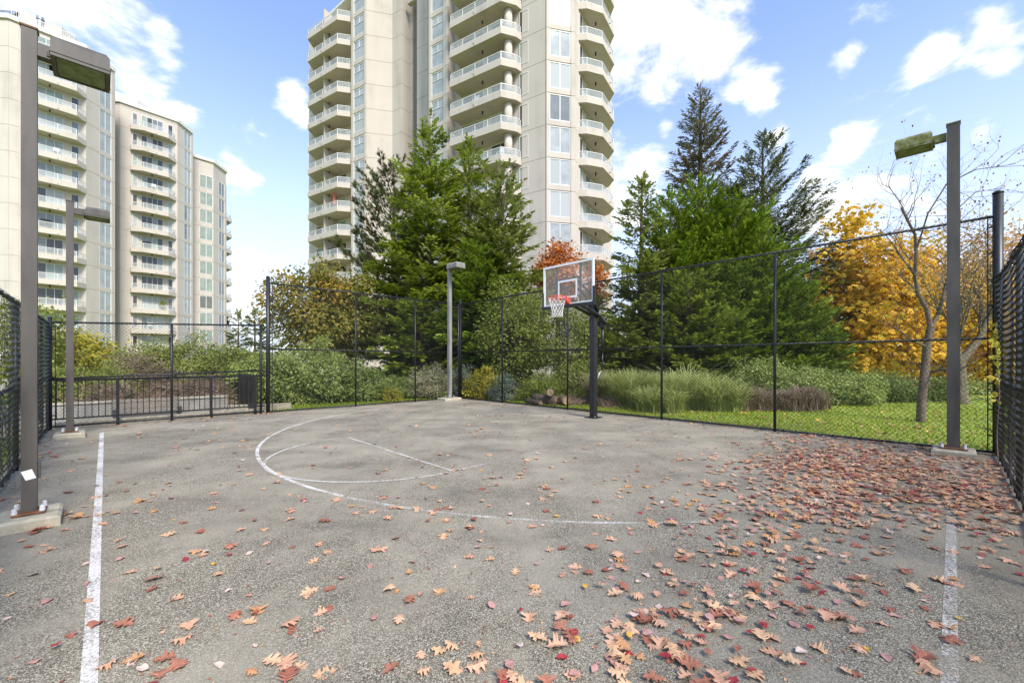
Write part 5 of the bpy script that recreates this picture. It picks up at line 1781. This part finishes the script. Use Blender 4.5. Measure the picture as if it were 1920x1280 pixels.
def grass_clump(label, px, depth, rpx, top, n, mat, seed, ln=(.4, 1.4), wd=.010, lean=1.15):
    r = np.random.default_rng(seed)
    p = at(px, depth); z = GZ(p.x, p.y); R = rpx / F * depth; h = hgt(top, depth) - z
    T = thing('grass_clump', label, 'ornamental grass', (p.x, p.y, z), 'grass clumps along the hoop fence')
    nc = 40
    ca = r.uniform(0, 6.28, nc); cq = np.sqrt(r.random(nc)) * .8
    cx, cy = p.x + R * cq * np.cos(ca), p.y + R * .7 * cq * np.sin(ca)
    i = r.integers(0, nc, n)
    a = r.uniform(0, 6.28, n)
    P = np.stack([cx[i] + r.normal(0, .06, n), cy[i] + r.normal(0, .06, n), np.full(n, z)], 1)
    ch = r.uniform(.6, 1.15, nc)
    L_ = h * r.uniform(*ln, n) * (1.1 - .5 * cq[i] ** 2) * ch[i]
    o = np.stack([np.cos(a), np.sin(a), np.zeros(n)], 1) * r.uniform(.05, lean, n)[:, None]
    up = np.array([0, 0, 1.])
    p1 = P + (up * .55 + o * .25) * L_[:, None]; p2 = p1 + (up * .32 + o * .6) * L_[:, None] * .8; p3 = p2 + (up * -.05 + o * .9) * L_[:, None] * .45
    sdv = np.stack([-np.sin(a), np.cos(a), np.zeros(n)], 1) * wd
    V = np.stack([P - sdv, P + sdv, p1 - sdv, p1 + sdv, p2 - sdv * .7, p2 + sdv * .7, p3], 1).reshape(-1, 3)
    k = np.arange(n)[:, None] * 7
    Fc = np.concatenate([k + np.array([[0, 1, 3]]), k + np.array([[0, 3, 2]]), k + np.array([[2, 3, 5]]), k + np.array([[2, 5, 4]]), k + np.array([[4, 5, 6]])])
    tn = np.repeat(r.uniform(0, 1, nc)[i] * .5 + r.random(n) * .5, 7)
    np_mesh('blades', V, Fc, M[mat], T, tint=tn)


grass_clump('tall pale green grass mound at the middle of the hoop fence', 1278, 13.8, 58, 704, 6500, 'reedy', 1)
grass_clump('pale green grass right of the tall grass mound', 1350, 13.2, 44, 715, 3600, 'reedy', 2)
grass_clump('yellowish feathery grass right of the hoop post', 1178, 14.6, 52, 700, 4500, 'reedy', 3)
grass_clump('dry brown grass between the feathery grass and the post', 1135, 15.2, 36, 705, 2400, 'dry', 4)
grass_clump('low green grass at the foot of the tall grass mound', 1235, 12.9, 48, 728, 3400, 'reedy', 5)
grass_clump('dry brown grass heap right of the fourth fence post', 1500, 13.3, 58, 732, 4200, 'dry', 6, lean=.9)
grass_clump('dry tan grass heap left of the fourth fence post', 1412, 13.4, 38, 735, 3000, 'dry', 7, lean=.9)
p = at(1418, 13.6); twig_pile('arched heap of brown dead stems by the fourth fence post', p.x, p.y, .0, .75, .5, .62, 420, 91, 'twig', (.4, 1.0), .007)


# --- logs by the hoop fence
def log(px, base, depth, L_, r0, ang, z, label, seed):
    r = np.random.default_rng(seed)
    p = at(px, depth); zg = GZ(p.x, p.y)
    T = thing('log', label, 'log', (p.x, p.y, zg + z), 'cut logs heaped beyond the hoop fence')
    d = np.array([math.cos(ang), math.sin(ang), .06]); d /= np.linalg.norm(d)
    pts = [np.array([p.x, p.y, zg + z + r0]) + d * L_ * (t - .5) for t in np.linspace(0, 1, 6)]
    mb = MB(); mb.tube([tuple(q) for q in pts], [r0 * r.uniform(.93, 1.07) for _ in pts], 14)
    mb.build('bark', M['bark_brown'], T, True)
    mb = MB()
    for s, q in ((-1, pts[0]), (1, pts[-1])):
        mb.tube([tuple(q + d * s * .002), tuple(q + d * s * .012)], r0 * .88, 14)
    mb.build('cut_end', M['cutwood'], T)


log(1022, 750, 15.1, .95, .17, 2.5, .0, 'thick log lying leftmost in the heap', 1)
log(1050, 752, 14.9, .8, .16, -1.15, .0, 'short log with its pale cut end facing the court', 2)
log(1032, 752, 15.0, .7, .14, -1.7, .29, 'log lying on top of the two others', 3)
log(1082, 752, 15.2, 1.2, .12, 2.9, .0, 'thin log stretched to the right of the heap', 4)
log(1000, 752, 14.9, .8, .10, 2.2, .0, 'thin weathered log at the left foot of the heap', 5)
p = at(1140, 14.3); twig_pile('pale heap of cut stems to the right of the hoop post', p.x, p.y, -.03, .42, .3, .32, 300, 92, 'twig', (.25, .6), .008)
p = at(1062, 15.0); twig_pile('loose brown twigs over the logs', p.x, p.y, -.03, .9, .4, .28, 260, 93, 'twig', (.3, .8), .007)
p = at(1045, 15.6)

# --- leaves at the edge-on fence on the right
def rhodo():
    r = np.random.default_rng(8)
    p = C(10.9, -1.0)
    T = thing('rhododendron', 'dark green rhododendron with long leaves at the right corner post', 'shrub', tuple(C(10.6, -1.0, -.03)))
    P = []
    for k in range(22):
        c = np.array([p.x + r.normal(0, .35), p.y + r.normal(0, .35), r.uniform(.25, 1.1)])
        P.append(c)
    P = np.array(P)
    limb_mesh(np.repeat(np.array([[p.x, p.y, -.05]]), 22, 0), P, .014, .006, M['twig_dark'], T, 'stems', 5)
    n = 22 * 9; i = np.repeat(np.arange(22), 9); a = np.tile(np.arange(9) * .7, 22) + r.normal(0, .2, n)
    dr = np.stack([np.cos(a), np.sin(a), r.uniform(-.25, .35, n)], 1)
    foliage_mesh([scatter(*LEAF, P[i], dr, np.array([0, 0, 1.]) + r.normal(0, .2, (n, 3)), r.uniform(.13, .22, n), r.uniform(.04, .06, n), r.random(n))], 'foliage', M['darkgreen'], T)
    T = thing('climbing_vine', 'yellow green vine climbing the edge-on right fence', 'vine', tuple(C(9.6, CD - .05, 0)))
    n = 70
    s = r.random(n)
    pos = np.array([tuple(C(9.3 + .55 * np.sin(q * 9) * .5 + .3 * q, CD + .04 + .03 * r.random(), .9 + 1.2 * q)) for q in s])
    foliage_mesh([scatter(*LEAF, pos, r.normal(0, 1, (n, 3)) + np.array([0, 0, -.6]), r.normal(0, 1, (n, 3)), r.uniform(.06, .11, n), r.uniform(.05, .08, n), r.random(n))], 'foliage', M['yellowgreen'], T)
    qs = [tuple(C(9.3 + .275 * math.sin(q * 9) + .3 * q, CD + .045, .0 + 2.1 * (q if q > .42 else q))) for q in np.linspace(0, 1, 14)]
    mb = MB(); mb.tube(qs, .006, 5); mb.build('stem', M['twig'], T)


rhodo()


# --- lawn blades
def lawn():
    r = np.random.default_rng(77)
    n = 130000
    a = r.uniform(-1, 26, n); b = r.uniform(-8, 19, n)
    keep = ((a > 10.42) & (b < 13.9)) | ((a > 3.5) & (b > 13.85))
    dist = np.where(a > 10.42, a - 10.42, b - 13.85)
    keep &= r.random(n) < np.clip(1.25 - dist * .10, .12, 1)
    a, b = a[keep], b[keep]; n = len(a)
    P = np.stack([VA[0] * a + UB[0] * b, VA[1] * a + UB[1] * b], 1)
    z = ground_h(P[:, 0], P[:, 1])
    d = np.linalg.norm(P, axis=1)
    P = np.concatenate([P, z[:, None]], 1)
    dr = np.stack([r.normal(0, .55, n), r.normal(0, .55, n), np.ones(n)], 1)
    ln = r.uniform(.03, .075, n) * (1 + .02 * d)
    patch = .5 + .5 * np.sin(P[:, 0] * 1.3) * np.cos(P[:, 1] * 1.1 + P[:, 0] * .5)
    V, Fc, tn = scatter(np.array([(0, -.5, 0), (0, .5, 0), (1, 0, .15)], float), np.array([(0, 1, 2)]), P, dr, r.normal(0, 1, (n, 3)), ln, .012 + .0016 * d, .35 * patch + .65 * r.random(n))
    o = np_mesh('lawn_grass', V, Fc, M['lawn'], None, tint=np.clip(tn, 0, 1))
    tag(o, 'bright green lawn grass beyond the court fences', 'grass', kind='stuff')


lawn()
# ------------------------------------------------------------------ fallen leaves
def oak_outline(lobes=4, seed=0):
    """half outline of a pointed lobed leaf, x along the midrib"""
    r = np.random.default_rng(seed)
    up = [(0, .012), (.10, .05), (.18, .15), (.22, .27), (.28, .19), (.30, .12), (.38, .15), (.46, .43), (.53, .31), (.61, .40), (.585, .15), (.67, .15), (.79, .31), (.83, .21), (.82, .10), (.91, .115), (.95, .07), (1.0, 0)]
    w = r.uniform(.85, 1.1)
    return [(x + (r.normal(0, .008) if 0 < x < 1 else 0), y * w * r.uniform(.9, 1.1)) for x, y in up]


def leaf_mesh(kind, seed):
    """a thin curled leaf: rows across the midrib, both sides lifted"""
    r = np.random.default_rng(seed)
    if kind == 'oak':
        up = oak_outline(3 + seed % 2, seed); curl, bow = r.uniform(.15, 1.15), r.uniform(-.35, .5)
    else:
        xs = np.linspace(0, 1, 8)
        up = [(x, .30 * math.sin(math.pi * x ** .85) * (1 if x < .98 else 0) + (.012 if x < .02 else 0)) for x in xs]
        up[-1] = (1.0, 0.0)
        curl, bow = r.uniform(.3, 1.6), r.uniform(-.2, .5)
    tw = r.uniform(-.25, .25)

    def z(x, y):
        return curl * y * y * 1.2 + bow * (x - .5) ** 2 + tw * y * (x - .4) + (.022 * math.sin(9 * x + seed) + .03 * math.sin(17 * y + 7 * x + seed * 2) * min(1, abs(y) * 6))
    V, Fc = [], []
    n = len(up)
    for x, y in up: V.append((x, 0, z(x, 0)))
    for x, y in up: V.append((x, y, z(x, y)))
    for x, y in up: V.append((x, -y, z(x, y) * .85 + .1 * tw * y))
    for i in range(n - 1):
        Fc.append((i, i + 1, n + i + 1)); Fc.append((i, n + i + 1, n + i))
        Fc.append((i, 2 * n + i + 1, i + 1)); Fc.append((i, 2 * n + i, 2 * n + i + 1))
    # stalk
    k = len(V)
    V += [(0, -.008, z(0, 0)), (0, .008, z(0, 0)), (-.22, 0, z(0, 0) + .05 * r.random())]
    Fc.append((k, k + 1, k + 2))
    V = np.array(V)
    V[:, 0] -= .45
    V[:, 2] -= np.percentile(V[:, 2], 38)
    return V, np.array(Fc)


def leaf_mat(name, c, c2):
    m, N, L, b = new_mat(name)
    f = noise(N, L, 9, 5, .6)
    inf = N.new('ShaderNodeObjectInfo')
    mx = N.new('ShaderNodeMixRGB')
    ad = N.new('ShaderNodeMath'); ad.operation = 'MULTIPLY_ADD'; L.new(inf.outputs['Random'], ad.inputs[0]); ad.inputs[1].default_value = .6
    mu = N.new('ShaderNodeMath'); mu.operation = 'MULTIPLY'; L.new(f, mu.inputs[0]); mu.inputs[1].default_value = .5
    L.new(mu.outputs[0], ad.inputs[2])
    L.new(ad.outputs[0], mx.inputs[0]); mx.inputs[1].default_value = (*c, 1); mx.inputs[2].default_value = (*c2, 1)
    L.new(mx.outputs[0], b.inputs['Base Color'])
    b.inputs['Roughness'].default_value = .55
    b.inputs['Specular IOR Level'].default_value = .35
    return m


LM = {
    'tan oak': leaf_mat('tan_oak_leaf', (.52, .285, .15), (.64, .42, .25)),
    'pinkish brown oak': leaf_mat('pinkish_oak_leaf', (.50, .255, .15), (.60, .37, .24)),
    'orange brown oak': leaf_mat('orange_oak_leaf', (.43, .20, .085), (.54, .30, .15)),
    'dark red brown oak': leaf_mat('dark_oak_leaf', (.26, .085, .05), (.40, .17, .105)),
    'crimson oval': leaf_mat('crimson_leaf', (.26, .02, .025), (.36, .05, .05)),
    'pale pink oval': leaf_mat('pale_leaf', (.56, .38, .31), (.68, .52, .44)),
    'rosy oval': leaf_mat('rosy_leaf', (.40, .19, .165), (.50, .29, .24)),
    'yellow oval': leaf_mat('yellow_leaf', (.58, .32, .035), (.66, .42, .10)),
}
KINDS = [('tan oak', 'oak', .22), ('pinkish brown oak', 'oak', .26), ('orange brown oak', 'oak', .09), ('dark red brown oak', 'oak', .13),
         ('crimson oval', 'oval', .06), ('pale pink oval', 'oval', .07), ('rosy oval', 'oval', .13), ('yellow oval', 'oval', .02)]
OAK = [leaf_mesh('oak', s) for s in range(6)]
OVAL = [leaf_mesh('oval', s + 20) for s in range(5)]


def leaf_density(a, b):
    """how many leaves lie on a square metre of the court: thick in the drift that the wind has left on the right"""
    e = lambda v, w: np.exp(-(v / w) ** 2)
    drift = 120 * e(b - 1.15 - .1 * np.sin(a * 1.3), .42 + .07 * a * (a > 2)) * smooth(.9, 2.2, a) * (.75 + .35 * np.sin(a * 2.1 + b * 3))
    heap = 260 * np.exp(-((a - 7.4) / 1.7) ** 2 - ((b - .6) / 1.05) ** 2)
    heap = heap + 90 * e(b + .25, .22) * smooth(4.2, 6.5, a)
    edgeC = 40 * e(a - 10.25, .16) * smooth(6.5, 3.5, b) + 6 * e(a - 10.2, .2)
    edgeL = 45 * e(b - 13.6, .14) * (a < 4) + 5 * e(b - 13.5, .2)
    edgeA = 26 * e(a + .70, .16) * smooth(3.5, 5.5, b)
    pole = 60 * np.exp(-((a + .35) / .45) ** 2 - ((b - 6.0) / .45) ** 2)
    near = 22 * np.exp(-(np.hypot(a - 1.3, b - 1.3) / 2.4) ** 2) + 14 * np.exp(-((a - .3) / .5) ** 2 - ((b - 2.6) / .7) ** 2)
    far = 2.2 + 6.0 * np.exp(-(np.hypot(a - 1.0, b - 3.6) / 3.0) ** 2) + 3. * e(a - 6, 2.4) * e(b - 3.4, 1.3)
    return drift + heap + edgeC + edgeL + edgeA + pole + near + far


def fallen():
    r = np.random.default_rng(2024)
    n = 52000
    a = r.uniform(-.85, 10.4, n); b = r.uniform(-.5, 13.65, n)
    area = 11.25 * 14.15
    rho = n / area
    keep = r.random(n) < leaf_density(a, b) / rho
    a, b = a[keep], b[keep]
    pos = np.stack([VA[0] * a + UB[0] * b, VA[1] * a + UB[1] * b], 1)
    depth = pos[:, 1]
    k = r.choice(len(KINDS), len(a), p=np.array([q[2] for q in KINDS]) / sum(q[2] for q in KINDS))
    red = leaf_density(a, b) > 60
    sw = red & (r.random(len(a)) < .17)
    k = np.where(sw, r.choice([3, 4, 6], len(a)), k)
    oak = np.array([KINDS[i][1] == 'oak' for i in k])
    size = np.where(oak, r.uniform(.055, .13, len(a)) , r.uniform(.04, .075, len(a)))
    az = r.uniform(0, 6.283, len(a)); tx = r.normal(0, .10, len(a)); ty = r.normal(0, .10, len(a))
    flip = r.random(len(a)) < .3
    lift = .004 + .014 * r.random(len(a)) ** 4 + np.where(leaf_density(a, b) > 50, .022 * r.random(len(a)), 0)
    vis = (depth > 1.25) & (np.abs(pos[:, 0]) < depth * 1.24)
    show = np.where(vis, size / np.maximum(depth, .5) ** 1.5, 0)
    order = np.argsort(-show)
    first = order[:296]; rest = order[296:]
    rest = rest[(depth[rest] > .4)]
    from mathutils import Euler, Matrix
    meshes = {}
    for idx in first:
        nm, kd, _ = KINDS[k[idx]]
        var = int(r.integers(0, len(OAK) if kd == 'oak' else len(OVAL)))
        key = (nm, var)
        if key not in meshes:
            V, Fc = (OAK if kd == 'oak' else OVAL)[var]
            me = bpy.data.meshes.new('fallen_leaf'); me.from_pydata([tuple(v) for v in V], [], [tuple(f) for f in Fc]); me.materials.append(LM[nm]); me.update()
            meshes[key] = me
        o = bpy.data.objects.new('fallen_leaf', meshes[key]); COL.objects.link(o)
        s = size[idx]
        o.location = (pos[idx, 0], pos[idx, 1], lift[idx] + (.012 * s / .1 if flip[idx] else 0))
        o.rotation_euler = Euler((tx[idx] + (math.pi if flip[idx] else 0), ty[idx], az[idx]))
        o.scale = (s, s * 1.05, s)
        aa, bb = a[idx], b[idx]
        if abs(aa + .05) < .3 and bb > .8: wh = 'beside the long left side line'
        elif abs(bb) < .22 and aa < 6.3: wh = 'beside the worn right side line'
        elif bb < -.2: wh = 'against the foot of the right fence'
        elif abs(math.hypot(aa - 7.87, bb - 6.545) - 6.21) < .3 and bb > 1.4: wh = 'near the three point arc'
        elif aa > 4.6 and bb < 2.4: wh = 'in the thick heap towards the right lamp post'
        elif leaf_density(a[idx:idx + 1], b[idx:idx + 1])[0] > 22: wh = 'in the scattered drift at the near right'
        elif aa < 1.1 and bb > 2.6: wh = 'on the open asphalt at the near left'
        else: wh = 'alone on the open asphalt in front'
        sz = 'big' if s > .125 else 'small' if s < .065 else 'middling'
        st_ = 'upturned' if flip[idx] else 'flat'
        tag(o, f'{sz} {st_} {nm} leaf {wh}', 'leaf', 'single fallen leaves on the court')
    # the thick of the drift and the far leaves: one mass
    parts = {}
    for kd, tm in (('oak', OAK), ('oval', OVAL)):
        for v in range(len(tm)):
            parts[(kd, v)] = []
    var = r.integers(0, 5, len(a))
    T_, F_, C_ = [], [], []
    off = 0
    cols = {'tan oak': .1, 'pinkish brown oak': .25, 'orange brown oak': .4, 'dark red brown oak': .55, 'crimson oval': .68, 'pale pink oval': .8, 'rosy oval': .9, 'yellow oval': 1.0}
    for kd, tm in (('oak', OAK), ('oval', OVAL)):
        for v in range(5):
            sel = rest[(var[rest] == v) & (oak[rest] == (kd == 'oak'))]
            if not len(sel): continue
            m = len(sel)
            dr = np.stack([np.cos(az[sel]), np.sin(az[sel]), ty[sel]], 1)
            nr = np.stack([tx[sel], -ty[sel], np.where(flip[sel], -1., 1.)], 1)
            P = np.concatenate([pos[sel], (lift[sel] + np.where(flip[sel], .012, 0))[:, None]], 1)
            V, Fc, tn = scatter(*tm[v], P, dr, nr, size[sel], size[sel] * 1.05, np.array([cols[KINDS[i][0]] for i in k[sel]]))
            T_.append(V); F_.append(Fc + off); C_.append(tn); off += len(V)
    # crumbs and torn scraps between the leaves
    nc = 26000
    ca, cb = r.uniform(-.85, 10.4, nc), r.uniform(-.5, 13.65, nc)
    kp = r.random(nc) < np.clip(leaf_density(ca, cb) / 140, .015, 1)
    ca, cb = ca[kp], cb[kp]; nc = len(ca)
    P = np.stack([VA[0] * ca + UB[0] * cb, VA[1] * ca + UB[1] * cb, np.full(nc, .004)], 1)
    w = r.uniform(0, 6.28, nc); sz = r.uniform(.008, .026, nc)
    V, Fc, tn = scatter(LEAF[0], LEAF[1], P, np.stack([np.cos(w), np.sin(w), r.uniform(0, .25, nc)], 1), np.array([0, 0, 1.]) + r.normal(0, .3, (nc, 3)), sz, sz * r.uniform(.4, 1.1, nc), r.choice([.1, .25, .4, .55, .55, .9], nc))
    T_.append(V); F_.append(Fc + off); C_.append(tn); off += len(V)
    # leaves blown on to the lawn beyond the hoop fence
    nl = 620
    la, lb = 10.45 + 6.5 * r.random(nl) ** 1.4, r.uniform(-6, 7, nl)
    P = np.stack([VA[0] * la + UB[0] * lb, VA[1] * la + UB[1] * lb], 1)
    P = np.concatenate([P, (ground_h(P[:, 0], P[:, 1]) + .05)[:, None]], 1)
    w = r.uniform(0, 6.28, nl); sz = r.uniform(.07, .13, nl)
    V, Fc, tn = scatter(*OAK[2], P, np.stack([np.cos(w), np.sin(w), r.normal(0, .2, nl)], 1), np.array([0, 0, 1.]) + r.normal(0, .25, (nl, 3)), sz, sz, r.choice([.1, .25, .4, .55, 1.0], nl))
    T_.append(V); F_.append(Fc + off); C_.append(tn); off += len(V)
    m, N, L, bb = new_mat('mixed_fallen_leaves')
    at_ = N.new('ShaderNodeAttribute'); at_.attribute_name = 'tint'
    st = [(.0, (.58, .35, .20)), (.18, (.55, .31, .19)), (.33, (.52, .27, .11)), (.48, (.32, .115, .07)), (.62, (.31, .035, .035)), (.74, (.62, .45, .37)), (.86, (.45, .24, .20)), (.96, (.62, .37, .06))]
    rp = N.new('ShaderNodeValToRGB'); rp.color_ramp.interpolation = 'CONSTANT'
    e = rp.color_ramp.elements
    while len(e) < len(st): e.new(.5)
    for i, (p, c) in enumerate(st): e[i].position = p; e[i].color = (*c, 1)
    L.new(at_.outputs['Fac'], rp.inputs[0])
    g = N.new('ShaderNodeNewGeometry')
    vr = N.new('ShaderNodeMixRGB'); vr.blend_type = 'MULTIPLY'; vr.inputs[0].default_value = 1
    L.new(rp.outputs[0], vr.inputs[1]); L.new(ramp(N, L, noise(N, L, 7, 4, vec=g.outputs['Position']), [(.3, (.78, .74, .72)), (.7, (1.1, 1.1, 1.1))]), vr.inputs[2])
    L.new(vr.outputs[0], bb.inputs['Base Color']); bb.inputs['Roughness'].default_value = .55
    bb.inputs['Specular IOR Level'].default_value = .35
    o = np_mesh('fallen_leaves', np.concatenate(T_), np.concatenate(F_), m, None, tint=np.concatenate(C_))
    tag(o, 'drift of red and brown fallen leaves over the court', 'leaves', kind='stuff')
    print('leaves', len(a), 'tris', sum(len(f) for f in F_))


fallen()
